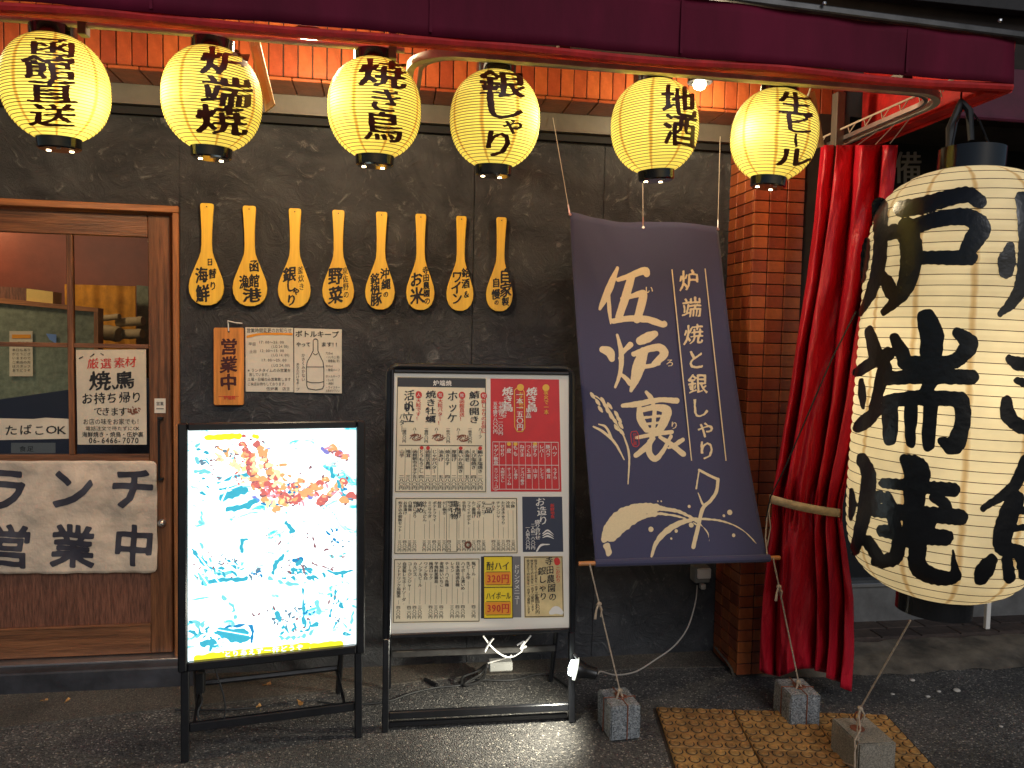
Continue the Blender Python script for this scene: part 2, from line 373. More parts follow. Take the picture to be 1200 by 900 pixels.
# ------------------------------------------------------------------ lettering
_g = {}
def glyph(ch):
    if ch in _g: return _g[ch]
    c = bpy.data.curves.new("glyph", 'FONT'); c.body = ch; c.size = 1; c.resolution_u = 2
    o = bpy.data.objects.new("glyph", c); COL.objects.link(o)
    me = bpy.data.meshes.new_from_object(o)
    V = np.array([v.co[:2] for v in me.vertices]).reshape(-1, 2); Fc = [tuple(p.vertices) for p in me.polygons]
    bpy.data.objects.remove(o); bpy.data.curves.remove(c); bpy.data.meshes.remove(me)
    _g[ch] = (V, Fc); return _g[ch]
class Print:
    """flat lettering collected in photograph pixels, later laid on a real surface"""
    def __init__(s): s.V = []; s.F = []; s.L = []; s.n = 0; s.k = 0
    def raw(s, V, Fc, lift=None):
        V = np.asarray(V, float)
        if len(V) == 0: return
        s.V.append(V); s.F += [tuple(s.n+i for i in f) for f in Fc]; s.n += len(V)
        s.k += 1; s.L.append(np.full(len(V), (s.k % 7) if lift is None else lift))
    def char(s, ch, x, y, sx, sy=None, shear=0.0, rot=0.0, bold=0.0, slant=0.0):
        """centre x,y; em sx wide sy high"""
        if ch in ' 　': return
        sy = sy or sx; V, Fc = glyph(ch)
        if len(V) == 0: return
        adv = 1.0 if ord(ch) > 0x2000 else .56
        X = V[:, 0]-adv/2; Y = V[:, 1]-.38 if ord(ch) > 0x2000 else V[:, 1]-.35
        Y = Y+slant*X
        P = np.stack([X*sx, -Y*sy], 1); P[:, 0] += shear*P[:, 1]
        c, s_ = math.cos(rot), math.sin(rot); P = P@np.array([[c, s_], [-s_, c]])
        offs = [(0, 0)] if bold <= 0 else [(0, 0), (bold, 0), (-bold, bold*.5)]
        for dx, dy in offs: s.raw(P+[x+dx*sx, y+dy*sx], Fc)
    def vert(s, txt, x, y0, y1=None, size=8, sx=None, dx=0.0, **k):
        """vertical line of characters from y0 (top) to y1, x drifting by dx in total"""
        n = len(txt)
        if y1 is None: y1 = y0+n*size
        st = (y1-y0)/n
        for i, ch in enumerate(txt):
            cx = x+dx*(i+.5)/n; cy = y0+st*(i+.5)
            if ch in 'ー〜-−': s.char('｜' if ch == 'ー' else ch, cx, cy, sx or size, min(st, size)*1.0, **k)
            else: s.char(ch, cx, cy, sx or size, min(st*1.02, size*1.15), **k)
    def horiz(s, txt, x0, y, x1, size, dy=0.0, **k):
        adv = [1.0 if ord(c) > 0x2000 else .58 for c in txt]; tot = sum(adv); u = (x1-x0)/tot; cur = x0
        for c, a in zip(txt, adv):
            cx = cur+a*u/2; s.char(c, cx, y+dy*(cx-x0)/(x1-x0), min(u, size*1.2) if ord(c) > 0x2000 else u, size, **k); cur += a*u
    def quad(s, pts, lift=None): s.raw(pts, [tuple(range(len(pts)))], lift)
    def rect(s, x0, y0, x1, y1, lift=None, dy=0.0): s.quad([(x0, y0), (x1, y0+dy), (x1, y1+dy), (x0, y1)], lift)
    def line(s, a, b, wd):
        a = np.array(a, float); b = np.array(b, float); d = b-a; d /= np.linalg.norm(d); n = np.array([-d[1], d[0]])*wd/2
        s.quad([a+n, b+n, b-n, a-n])
    def field(s, f, x0, y0, step, lift=None):
        """marching squares of grid f (>0 inside); rows = y"""
        ny, nx = f.shape; ids = {}; V = []; Fc = []
        def vid(key, p):
            if key not in ids: ids[key] = len(V); V.append(p)
            return ids[key]
        inside = f > 0
        cells = inside[:-1, :-1].astype(int)+inside[:-1, 1:]+inside[1:, 1:]+inside[1:, :-1]
        for j, i in np.argwhere(cells > 0):
            C = [(j, i), (j, i+1), (j+1, i+1), (j+1, i)]; poly = []
            for k in range(4):
                a, b = C[k], C[(k+1) % 4]; fa, fb = f[a], f[b]
                if fa > 0: poly.append(vid(a, (x0+a[1]*step, y0+a[0]*step)))
                if (fa > 0) != (fb > 0):
                    t = fa/(fa-fb); e = (min(a, b), max(a, b))
                    poly.append(vid(e, (x0+(a[1]+(b[1]-a[1])*t)*step, y0+(a[0]+(b[0]-a[0])*t)*step)))
            if len(poly) >= 3: Fc.append(tuple(poly))
        s.raw(V, Fc, lift)
    def brush(s, strokes, step=1.2, rough=.12, seed=1, smooth=0.0, lift=None):
        """union of tapered strokes; stroke = [(x,y,w),...]"""
        pts = np.array([p[:2] for st in strokes for p in st]); wm = max(p[2] for st in strokes for p in st)
        x0, y0 = pts.min(0)-wm; x1, y1 = pts.max(0)+wm
        nx = int((x1-x0)/step)+2; ny = int((y1-y0)/step)+2
        X, Y = np.meshgrid(x0+np.arange(nx)*step, y0+np.arange(ny)*step); f = np.full(X.shape, -1e3)
        for st in strokes:
            st = catmull(st)
            for (ax, ay, aw), (bx, by, bw) in zip(st[:-1], st[1:]):
                dx, dy = bx-ax, by-ay; L2 = dx*dx+dy*dy+1e-9
                t = np.clip(((X-ax)*dx+(Y-ay)*dy)/L2, 0, 1)
                d = np.hypot(X-ax-t*dx, Y-ay-t*dy); f = np.maximum(f, (aw+(bw-aw)*t)/2-d)
        f += rough*noise2(X, Y, seed)*step*2
        s.field(f, x0, y0, step, lift)
    def bglyph(s, ch, x, y, sx, sy=None, bold=.035, nib=(.03, .0), res=52, slant=.10, seed=3, rough=1.0, shear=0.0, rot=0.0, taper=0.0):
        """brush-lettered character: swollen outline of the glyph, slightly slanted and rough"""
        sy = sy or sx; key = (ch, bold, nib, res)
        if key not in _bf: _bf[key] = sdf(ch, bold, nib, res)
        f, g0, st = _bf[key]
        ny, nx = f.shape; X, Y = np.meshgrid(g0+np.arange(nx)*st, g0+np.arange(ny)*st)
        ff = f+noise2(X*60, Y*60, seed)*.006*rough+noise2(X*17, Y*17, seed+5)*.009*rough
        tmp = Print(); tmp.field(ff[::-1], 0, 0, 1)
        if not tmp.V: return
        V = tmp.V[0]; u = g0+V[:, 0]*st; v = g0+(ny-1-V[:, 1])*st
        u = u-.5; v = v-.38
        v2 = v+slant*u+.02*np.sin(u*5+seed); u2 = u*(1+taper*v)+.02*np.sin(v*4+seed*2)
        P = np.stack([u2*sx, -v2*sy], 1); P[:, 0] += shear*P[:, 1]
        c, s_ = math.cos(rot), math.sin(rot); P = P@np.array([[c, s_], [-s_, c]])
        s.raw(P+[x, y], tmp.F)
    def bvert(s, txt, x, ys, size, **k):
        for i, (ch, yy) in enumerate(zip(txt, ys)): s.bglyph(ch, x[i] if hasattr(x, '__len__') else x, yy, size, seed=i*3+len(txt), **k)
    def build(s, name, m, mapper, parent, lift0=.0015, dl=.00018, **k):
        V = np.concatenate(s.V); Lf = np.concatenate(s.L)
        W = mapper(V, lift0+Lf*dl)
        b = MB(); b.v = [tuple(p) for p in W]; b.f = s.F
        me = bpy.data.meshes.new(name); base = WL[parent.name]
        me.from_pydata((W-base).tolist(), [], s.F); me.update(); me.materials.append(MAT[m])
        o = bpy.data.objects.new(name, me); COL.objects.link(o); o.parent = parent; WL[o.name] = base
        if k.get('stuff', True): o['kind'] = 'stuff'
        if k.get('label'): o['label'] = k['label']
        return o
_bf = {}
def noise2(X, Y, seed):
    r = np.random.default_rng(seed); out = 0
    for i in range(6):
        a = r.uniform(0, 2*math.pi); fq = r.uniform(.3, 1.1); ph = r.uniform(0, 6.28)
        out = out+np.sin((X*math.cos(a)+Y*math.sin(a))*fq+ph)
    return out/3
def catmull(st, n=5):
    if len(st) < 3: return st
    P = np.array(st, float); Q = np.vstack([2*P[0]-P[1], P, 2*P[-1]-P[-2]]); out = []
    for i in range(1, len(Q)-2):
        for k in range(n):
            t = k/n; a, b, c, d = Q[i-1:i+3]
            out.append(.5*((2*b)+(c-a)*t+(2*a-5*b+4*c-d)*t*t+(3*b-a-3*c+d)*t**3))
    out.append(P[-1]); out = np.array(out); out[:, 2] = np.maximum(out[:, 2], .3); return [tuple(p) for p in out]
def sdf(ch, bold, nib, res):
    V, Fc = glyph(ch); st = 1.3/res; g0 = -.15; n = res+1
    xs = g0+np.arange(n)*st; X, Y = np.meshgrid(xs, xs)
    ec = {}
    ins = np.zeros(X.shape, bool)
    for f in Fc:
        for a, b in zip(f, f[1:]+f[:1]):
            k = (min(a, b), max(a, b)); ec[k] = ec.get(k, 0)+1
        for i in range(1, len(f)-1):
            A, B, C = V[f[0]], V[f[i]], V[f[i+1]]
            lo = np.minimum(np.minimum(A, B), C); hi = np.maximum(np.maximum(A, B), C)
            d1 = (X-B[0])*(A[1]-B[1])-(A[0]-B[0])*(Y-B[1]); d2 = (X-C[0])*(B[1]-C[1])-(B[0]-C[0])*(Y-C[1]); d3 = (X-A[0])*(C[1]-A[1])-(C[0]-A[0])*(Y-A[1])
            ins |= ~(((d1 < 0) | (d2 < 0) | (d3 < 0)) & ((d1 > 0) | (d2 > 0) | (d3 > 0)))
    D = np.full(X.shape, 9.0)
    for (a, b), c in ec.items():
        if c != 1: continue
        A, B = V[a], V[b]; d = B-A; L2 = d@d+1e-12
        t = np.clip(((X-A[0])*d[0]+(Y-A[1])*d[1])/L2, 0, 1); D = np.minimum(D, np.hypot(X-A[0]-t*d[0], Y-A[1]-t*d[1]))
    S = np.where(ins, D, -D)
    if nib[0] or nib[1]:
        R_ = S.copy()
        for t in (-1, -.5, .5, 1):
            ox, oy = nib[0]*t/st, nib[1]*t/st
            R_ = np.maximum(R_, shift(S, ox, oy))
        S = R_
    return S+bold, g0, st
def shift(S, ox, oy):
    n, m = S.shape; yi = np.clip(np.arange(n)-oy, 0, n-1); xi = np.clip(np.arange(m)-ox, 0, m-1)
    y0 = np.floor(yi).astype(int); x0 = np.floor(xi).astype(int); y1 = np.minimum(y0+1, n-1); x1 = np.minimum(x0+1, m-1)
    fy = (yi-y0)[:, None]; fx = (xi-x0)[None, :]
    return S[np.ix_(y0, x0)]*(1-fy)*(1-fx)+S[np.ix_(y0, x1)]*(1-fy)*fx+S[np.ix_(y1, x0)]*fy*(1-fx)+S[np.ix_(y1, x1)]*fy*fx
# surfaces that lettering is laid on
def on_plane(o, n):
    """n points towards the viewer side"""
    o = np.asarray(o, float); n = np.asarray(n, float); n = n/np.linalg.norm(n)
    def f(P, lift=0.0):
        D = rays(P); t = ((o-O3)@n+np.asarray(lift))/(D@n); return O3+D*t[:, None]
    return f
def wallY(Y): return on_plane((0, Y, 0), (0, -1, 0))

# ================================================================== SETTING
YW = 3.30
b = MB(); b.box((-60, -60, -.3), (60, 60, 0)); g = b.build('ground', 'asphalt'); g['kind'] = 'structure'
# apron strip (smooth gutter concrete) between asphalt and wall
jx = [(-2.6, 2.86), (-1.45, 2.95), (-.9, 3.03), (.4, 3.20), (1.2, 3.18), (1.9, 3.12), (4.6, 3.05)]
G = []
for yy, zz in ((0, .006), (.5, .020), (1, .042)):
    G.append([(x, y0+(3.5-y0)*yy, zz) for x, y0 in jx])
b = MB(); b.grid(G); b.add([(x, y0-.004, -.02) for x, y0 in jx]+[(x, y0, .006) for x, y0 in jx], [(i, i+1, i+1+len(jx), i+len(jx)) for i in range(len(jx)-1)])
o = b.build('pavement_edge', 'apron_concrete'); o['kind'] = 'structure'

# door opening geometry
XD0 = -2.3; XD1 = at(211, 500, YW)[0]; ZD1 = at(208, 242, YW)[2]; ZD0 = .105
XP = at(877, 430, 3.05)[0]            # left edge of tiled pillar
ZB = 2.42                             # underside of tile band
# ---- dark plaster wall
wl = thing('plaster_wall', 'dark grey trowelled plaster wall behind the paddles and signboards', 'wall', (.3, YW, 0))
seams = [XD1, at(625, 200, YW)[0], at(735, 230, YW)[0], XP]
xs = [XD1]+[.36, .93, XP+.01]
b = MB(); b.box((XD0-.5, YW, ZD1), (XD1+.004, YW+.12, ZB+.2)); b.build('wall_panel', 'plaster', wl)
for a, c in zip(xs[:-1], xs[1:]):
    b = MB(); b.box((a+.0012, YW, 0.0), (c-.0012, YW+.12, ZB+.2), .0015); b.build('wall_panel', 'plaster', wl)
b = MB(); b.box((XD1, YW+.012, 0), (XP, YW+.10, ZB)); b.build('wall_core', 'black_void', wl)
# beam and black recess under the tile band
zb1 = 2.415
b = MB(); b.box((-2.8, YW-.045, zb1-.075), (XP+.0, YW-.0015, zb1+.0), .003); b.box((-2.8, YW-.06, zb1-.085), (XP, YW-.0015, zb1-.0765), .001)
b.build('beam', 'beam_paint', wl)
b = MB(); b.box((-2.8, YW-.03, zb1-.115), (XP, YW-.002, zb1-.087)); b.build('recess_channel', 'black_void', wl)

# ---- tiled lintel band
YT = 3.06
lt = thing('tiled_lintel', 'band of orange-red upright tiles under the red awning', 'lintel', (0, YT, ZB))
b = MB(); b.box((-2.8, YT+.008, ZB+.006), (4.8, 3.6, 3.6)); b.build('tile_backing', 'grout', lt)
pw = .0535; x = -2.0
first = None; locs = []
def tile_mesh(name, sx, sy, sz, parent, m='tile'):
    bb = MB(); bb.box((-sx/2, -sy/2, -sz/2), (sx/2, sy/2, sz/2), .0022)
    return bb
k = 0
src = MB().box((-2.0, YT, ZB), (-2.0+pw-.004, YT+.015, ZB+.118), .002).build('tile', 'tile', lt)
locs = []
for r in range(2):
    for i in range(73):
        if r == 0 and i == 0: continue
        if r == 1 and i > 40: continue
        locs.append((i*pw+random.uniform(-.0004, .0004), random.uniform(-.0012, .0012), r*.122))
copies(src, locs, lt)
src = MB().box((-2.0, YT+.012, ZB-.012), (-2.0+.105, YT+.19, ZB+.0), .002).build('soffit_tile', 'tile', lt)
copies(src, [(i*.109, 0, random.uniform(-.001, .001)) for i in range(1, 36)], lt)
b = MB(); b.box((-2.8, YT+.002, ZB+.0015), (XP+1.2, YW+.02, ZB+.0055)); b.build('soffit_bed', 'grout', lt)

# ---- tiled pillar
pl = thing('tiled_pillar', 'square orange-tiled pillar beside the red curtain', 'pillar', (XP+.25, 3.05, 0))
b = MB(); b.box((XP+.006, 3.056, 0), (XP+.42, 3.9, ZB+.004)); b.build('pillar_core', 'grout', pl)
ph = .0497
srcA = MB().box((XP, 3.05, 0.012), (XP+.0655, 3.056+.008, .012+ph-.004), .0016).build('tile', 'tile', pl)
locs = []
for r in range(48):
    for c, dx in enumerate((0, .0695, .1485)):
        if r == 0 and c == 0: continue
        locs.append((dx, random.uniform(-.001, .001), r*ph))
A = [l for l in locs if l[0] == 0]
copies(srcA, A, pl)
srcB = MB().box((XP, 3.05, 0.012), (XP+.0755, 3.056+.008, .012+ph-.004), .0016).build('tile', 'tile', pl)
srcB.location = (.0695, 0, 0)
copies(srcB, [l for l in locs if l[0] > 0 and not (l[0] == .0695 and l[2] == 0)], pl)
srcC = MB().box((XP, 3.0655, 0.012), (XP+.012, 3.0655+.0735, .012+ph-.004), .0016).build('tile', 'tile', pl)
copies(srcC, [(random.uniform(-.001, .001), c*.0775, r*ph) for r in range(48) for c in range(3) if (r or c)], pl)
# pale post next to pillar, under the awning
b = MB()
p0 = at(983, 100, 2.9); p1 = at(980, 176, 2.9)
b.box((p1[0]-.017, 2.88, p1[2]-.1), (p1[0]+.020, 2.92, 2.46), .003)
tag(b.build('metal_post', 'beam_paint', None, loc=(p1[0], 2.9, p1[2]-.1)), 'pale beige upright post under the awning above the red curtain', 'post')

# ---- building above and behind awning
b = MB(); b.box((-3, 3.0, 2.9), (6, 3.05, 5.5), .002)
ub = b.build('upper_facade', 'dark_wall', None, loc=(1.5, 3.05, 2.9)); tag(ub, 'dark unlit upper facade above the awning', 'wall')

# ================================================================== AWNING
YA = 2.2
cA = at(1187, 100, YA); zA = at(600, 55, YA)[2]
XA = cA[0]; zTop = at(1187, 47, YA)[2]
aw = thing('awning', 'long dark maroon shop awning with lower hem coloured brighter red for lantern glow', 'awning', (.4, YA, zA))
zq = at(840, 2, YA); zt = lambda x_: zTop+(zq[2]-zTop)*(XA-x_)/(XA-zq[0])
# valance front: gently rippled sheet
G = []
xsA = np.linspace(-2.4, XA, 90)
for j in range(7):
    t = j/6; G.append([(xx, YA+.004*math.sin(xx*9+t*2)+.003*math.sin(xx*23), zA+.012+(zt(xx)-zA-.012)*t) for xx in xsA])
MB().grid(G).build('valance', 'awning', aw, solid=.003)
for xx in (-1.35, -.62, .11, .84, 1.57):
    MB().box((xx-.004, YA-.0065, zA+.02), (xx+.004, YA-.0035+.0, zt(xx)-.01), 0).build('seam', 'awning', aw)
# hem tube below the valance (faces down, lantern glow painted into its brighter red)
MB().tube([(xx, YA+.012+.004*math.sin(xx*9), zA+.004*math.sin(xx*7)) for xx in xsA], .0135, 8).build('hem', 'awning_lit_red', aw)
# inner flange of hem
MB().box((-2.4, YA+.02, zA+.002), (XA-.01, YA+.075, zA+.012), .002).build('hem_flange', 'awning_lit_red', aw)
# roof cloth
b = MB(); G = []
for j in range(5):
    t = j/4; G.append([(xx, YA+.002+(3.0-YA)*t, zt(xx)+.002+.34*t+.01*math.sin(xx*5)*t*(1-t)) for xx in xsA]); 
b.grid(G).build('roof_cloth', 'awning_lit_red', aw, solid=.003)
# side cloth on the right end, seen from inside
G = []
for j in range(5):
    t = j/4; yy = YA+.004+(2.98-YA)*t
    G.append([(XA+.006*math.sin(yy*14+q), yy, zA-.0+(zTop+.34*t-zA)*q) for q in np.linspace(0, 1, 6)])
MB().grid(G).build('side_cloth', 'awning_lit_red', aw, solid=.003)
MB().tube([(XA-.004, YA+.01, zA), (XA-.004, 2.98, zA-.004)], .014, 8).build('side_hem', 'awning_lit_red', aw)
b = MB(); b.box((XA-.07, YA+.03, zA-.01), (XA-.02, 2.98, zA+.004), .002); b.build('side_flange', 'awning_lit_red', aw)
# frame bars under cloth
b = MB()
for xx in (-1.1, .2, 1.2): b.tube([(xx, YA+.02, zA+.05), (xx, 3.04, zTop+.2)], .009, 6)
b.tube([(-2.4, YA+.025, zA+.04), (XA-.02, YA+.025, zA+.04)], .009, 6)
b.build('support_bar', 'steel_dark', aw)
# gutter edge on top
b = MB(); q0 = at(820, 0, YA); q1 = at(1195, 46, YA)
b.box((-2.4-XA, -.02, -.0), (.6, .03, .022), .004, ((XA, YA, zTop+.001), (1, 0, -(zq[2]-zTop)/(XA-zq[0])), (0, 1, 0), (0, 0, 1))); b.build('top_rail', 'steel_dark', aw)
# small rivets
for px, py in ((966, 4), (1172, 24)):
    p = at(px, py, YA-.03); MB().lathe([(.002, -.006), (.006, -.003), (.006, .003), (.002, .006)], p, 8).build('rivet', 'aluminium', aw)
# neighbour's awning beyond
YN = 2.75
zN = at(1170, 140, YN)[2]; xN = at(1045, 130, YN)[0]
nb = thing('neighbour_awning', 'set-back dark purple awning of the next shop at the right edge', 'awning', (3, YN, zN))
MB().box((XA+.05, YN, zN), (5, YN+.01, zN+.20), .002).build('valance', 'neighbour_awning', nb)
MB().tube([(XA+.05, YN-.006, zN), (5, YN-.006, zN)], .009, 6).build('hem', 'neighbour_awning', nb)
MB().box((XA+.05, YN+.0105, zN+.17), (5, 3.05, zN+.19)).build('roof_cloth', 'neighbour_awning', nb)

# ================================================================== RAILS
ZR = at(700, 76, 2.3)[2]
rl = thing('curtain_rail', 'curved double curtain track running under the awning to the right corner', 'rail', (1.0, 2.3, ZR))
def corner(cx, cy, r, a0, a1, n=10): return [(cx+r*math.cos(a0+(a1-a0)*i/n), cy+r*math.sin(a0+(a1-a0)*i/n)) for i in range(n+1)]
xl = at(481, 90, 2.42)[0]; xr = gz(1108, 116, ZR)[0]
rad = .15
plan = [(xl, 2.95), (xl, 2.6)]+corner(xl+rad, 2.3+rad, rad, math.pi, 1.5*math.pi)+[(.8, 2.3), (1.4, 2.3)]+corner(xr-rad, 2.3+rad, rad, -math.pi/2, 0)+[(xr, 2.6), (xr, 3.02)]
def flatbar(pl, z0, z1, half):
    mb = MB(); P = [np.array(p) for p in pl]; A = []; n = len(P)
    for i, p in enumerate(P):
        d = P[min(i+1, n-1)]-P[max(i-1, 0)]; d = d/np.linalg.norm(d); nn = np.array([-d[1], d[0]])
        A.append([(p[0]+nn[0]*s*half, p[1]+nn[1]*s*half, z) for s, z in ((-1, z0), (1, z0), (1, z1), (-1, z1))])
    V = [q for a in A for q in a]; Fc = [(i*4+k, i*4+(k+1) % 4, (i+1)*4+(k+1) % 4, (i+1)*4+k) for i in range(n-1) for k in range(4)]
    Fc += [(3, 2, 1, 0), tuple((n-1)*4+k for k in range(4))]
    mb.add(V, Fc); mb.smooth = True; return mb
flatbar(plan, ZR-.012, ZR+.012, .011).build('track', 'steel', rl)
inner = [(xl+.032, 2.95), (xl+.032, 2.6)]+corner(xl+rad, 2.3+rad, rad-.032, math.pi, 1.5*math.pi)+[(.8, 2.332), (1.4, 2.332)]+corner(xr-rad, 2.3+rad, rad-.032, -math.pi/2, 0)+[(xr-.032, 2.6), (xr-.032, 3.0)]
flatbar(inner, ZR-.006, ZR+.010, .006).build('track', 'aluminium', rl)
for px in (660, 865, 1060):
    p = at(px, 76, 2.3); b = MB(); b.box((p[0]-.018, 2.28, ZR+.013), (p[0]+.018, 2.345, zA+.06), .002); b.build('bracket', 'beam_paint', rl)
b = MB(); t0 = gz(1080, 86, 2.36); 
a0 = np.array([xr-.06, 3.0, ZR+.03]); a1 = np.array([xr-.01, 2.30, ZR+.05])
b.tube([a0, a1], .004, 6)
for i in range(15):
    q = a0+(a1-a0)*(i+.5)/15; b.tube([q, q+np.array([.018*(1 if i % 2 else -1), .01, -.035])], .0022, 5)
b.build('hook_ladder', 'wire', rl)

pp0 = at(-40, 19, 2.36); pp1 = at(474, 60, 2.36); pp0[2] = pp1[2] = (at(0, 23, 2.36)[2]+at(400, 52, 2.36)[2])/2
po = thing('hanging_pole', 'thin round metal pole holding the left lanterns', 'pole', (pp0+pp1)/2)
MB().tube([pp0-np.array([.6, 0, 0]), (pp0+pp1)/2, pp1], .0085, 10).build('pipe', 'steel', po)
for px in (98, 460):
    p = at(px, 30 if px < 200 else 57, 2.36); MB().box((p[0]-.012, 2.345, pp1[2]-.03), (p[0]+.012, 2.375, pp1[2]+.05), .002).build('bracket', 'beam_paint', po)

# ================================================================== LANTERNS
def lantern_prof(R, h, a, p, n):
    vs = np.linspace(-1, 1, n); return [(R*math.sqrt(max(0, 1-(1-a*a)*abs(v)**p)), v*h) for v in vs]
def surf_rev(c, R, h, a, p, axis=None):
    """mapper: first hit of the sight line with the lantern body (axis tilt allowed)"""
    ax = np.array(axis if axis is not None else (0, 0, 1.0)); ax /= np.linalg.norm(ax)
    def f(P, lift=0.0):
        D = rays(P); D = D/np.linalg.norm(D, axis=1)[:, None]; lift = np.asarray(lift)+np.zeros(len(D))
        dc = np.linalg.norm(c-O3); T = np.linspace(dc-R*1.7, dc+R*.4, 260)
        out = np.full(len(D), dc); done = np.zeros(len(D), bool); prev = None; best = np.full(len(D), 9.); bt = np.full(len(D), dc)
        for T_ in T:
            Q = O3+D*T_-c; z = Q@ax; r = np.linalg.norm(Q-np.outer(z, ax), axis=1)
            rr = R*np.sqrt(np.maximum(1e-6, 1-(1-a*a)*np.minimum(1, np.abs(z/h))**p))+lift
            g_ = r-rr
            m_ = g_ < best; best = np.where(m_ & ~done, g_, best); bt = np.where(m_ & ~done, T_, bt)
            if prev is not None:
                hit = (~done) & (g_ <= 0)
                out[hit] = (T_-(T[1]-T[0])*np.where(prev-g_ > 1e-9, (-g_)/(prev-g_+1e-12), 0))[hit] if np.any(hit) else out[hit]
                done |= hit
            prev = g_
        out = np.where(done, out, bt)
        return O3+D*out[:, None]
    return f
YL = 2.4
LR, LH = .1385, .139
def small_lantern(px, py, label, R=LR, h=LH, lamp=(0, 0, 0), lean=0.0, nod=0.0):
    c = at(px, py+1, YL)
    axs = np.array([lean, nod, 1.0]); axs /= np.linalg.norm(axs)
    Rm = np.array(Vector((0, 0, 1)).rotation_difference(Vector(axs)).to_matrix())
    def rb(mb):
        mb.v = [tuple(c+Rm@(np.array(q)-c)) for q in mb.v]; return mb
    t = thing('paper_lantern', label, 'lantern', c, 'yellow paper lanterns hanging in a row under the awning')
    a, p = .40, 2.25; nr = 34
    prof = []
    for i in range(nr):
        for q in (0, .5):
            v = -1+2*(i+q)/nr; r = R*math.sqrt(1-(1-a*a)*abs(v)**p); prof.append((r+(.0009 if q else -.0007), v*h))
    prof.append((R*a, h))
    b = rb(MB().lathe(prof, c, 64, cap=False)); sh = b.build('paper_shade', 'lantern_yellow', t, autosm=80); 
    b = MB()
    for i in range(1, nr):
        v = -1+2*i/nr; r = R*math.sqrt(1-(1-a*a)*abs(v)**p)+.0001
        b.tube([c+np.array([r*math.cos(u), r*math.sin(u), v*h]) for u in np.linspace(0, 2*math.pi, 48, endpoint=False)], .0010, 4, closed=True)
    rb(b).build('ribs', 'ink_brown', t, kind='stuff')
    ro = R*a
    rb(MB().lathe([(ro+.002, h-.008), (ro+.006, h-.004), (ro+.006, h+.026), (ro-.004, h+.028), (ro-.004, h-.008)], c, 40, cap=False)).build('top_ring', 'gloss_black', t)
    rb(MB().lathe([(ro*.2, -h-.030), (ro*.92, -h-.030), (ro+.001, -h-.026), (ro+.003, -h+.006), (ro-.004, -h+.008)], c, 40, cap=True)).build('bottom_ring', 'gloss_black', t)
    for k in range(3):
        an = .8+k*2.1; q = c+np.array([ro*.6*math.cos(an), ro*.6*math.sin(an), -h-.031])
        rb(MB().lathe([(.006, .0005), (.006, -.0006)], q, 14)).build('air_hole', 'bulb' if k < 2 else 'white_plastic', t)
    b = MB()
    zt = pp1[2] if px < 460 else ZR
    for s in (-1, 1):
        MB().tube([c+np.array([s*ro*.8, 0, h+.02]), np.array([c[0]+s*.012, 2.36 if px < 460 else 2.32, zt])], .0012, 5).build('hanging_wire', 'wire', t)
    l = bpy.data.lights.new('lantern_bulb_light', 'POINT'); l.energy = .95; l.color = (1, .92, .62); l.shadow_soft_size = .02
    lo = bpy.data.objects.new('lantern_bulb_light', l); COL.objects.link(lo); lo.parent = t; lo.location = lamp
    return t, c, surf_rev(c, R, h, a, p, axs)
def lan_text(t, mp, txt, xs, ys, sx, sy, rots=None, squeeze=None, **k):
    for i, ch in enumerate(txt):
        pr = Print()
        pr.bglyph(ch, xs[i], ys[i], (sx[i] if hasattr(sx, '__len__') else sx), (sy[i] if hasattr(sy, '__len__') else sy),
                  seed=i*7+len(txt), rot=(rots[i] if rots else 0), **k)
        pr.build('character', 'ink_brown', mp, t, lift0=.0022, stuff=False)
KW = dict(bold=.004, nib=(.024, .006), slant=-.10, res=60)
t, c, mp = small_lantern(66, 103, 'yellow lantern lettered in four characters, leftmost of the row above the door', lamp=(.07, -.035, -.03), lean=-.02, nod=-.05)
lan_text(t, mp, '函館直送', (61, 58, 61, 62), (55, 79, 107, 135), (58, 66, 62, 56), (24, 30, 31, 29), **KW)
t, c, mp = small_lantern(249, 116, 'yellow lantern reading 炉端焼, second from the left with a wooden tag beside it', lamp=(-.085, -.05, .0), lean=.03, nod=-.04)
lan_text(t, mp, '炉端焼', (264, 265, 259), (72, 107, 140), (60, 62, 62), (35, 38, 38), **KW)
t, c, mp = small_lantern(439, 127, 'yellow lantern reading 焼き鳥 just left of the curtain rail bend', lamp=(-.085, -.05, .01), lean=-.01, nod=-.05)
lan_text(t, mp, '焼き鳥', (449, 451, 449), (86, 117, 148), (58, 46, 48), (35, 31, 38), **KW)
t, c, mp = small_lantern(580, 140, 'yellow lantern reading 銀しゃり in front of the rail, beside the wall shadow', lamp=(.085, -.045, -.0), lean=-.0, nod=-.06)
lan_text(t, mp, '銀しゃり', (588, 588, 602, 584), (98, 123, 146, 168), (56, 58, 30, 44), (33, 35, 24, 35), **KW)
t, c, mp = small_lantern(767, 148, 'yellow lantern reading 地酒 hanging above the indigo banner', lamp=(.0, 0, .03), lean=-.08, nod=-.03)
lan_text(t, mp, '地酒', (796, 797), (119, 153), (42, 40), (40, 40), **KW)
t, c, mp = small_lantern(907, 158, 'yellow lantern reading 生ビール, rightmost of the small ones, by the red curtain', R=.138, lamp=(-.09, -.04, -.0), lean=.08, nod=-.02)
lan_text(t, mp, '生ビール'.replace('ー', '｜'), (932, 936, 933, 930), (121, 144, 164, 184), (42, 40, 34, 46), (29, 27, 16, 26), **KW)

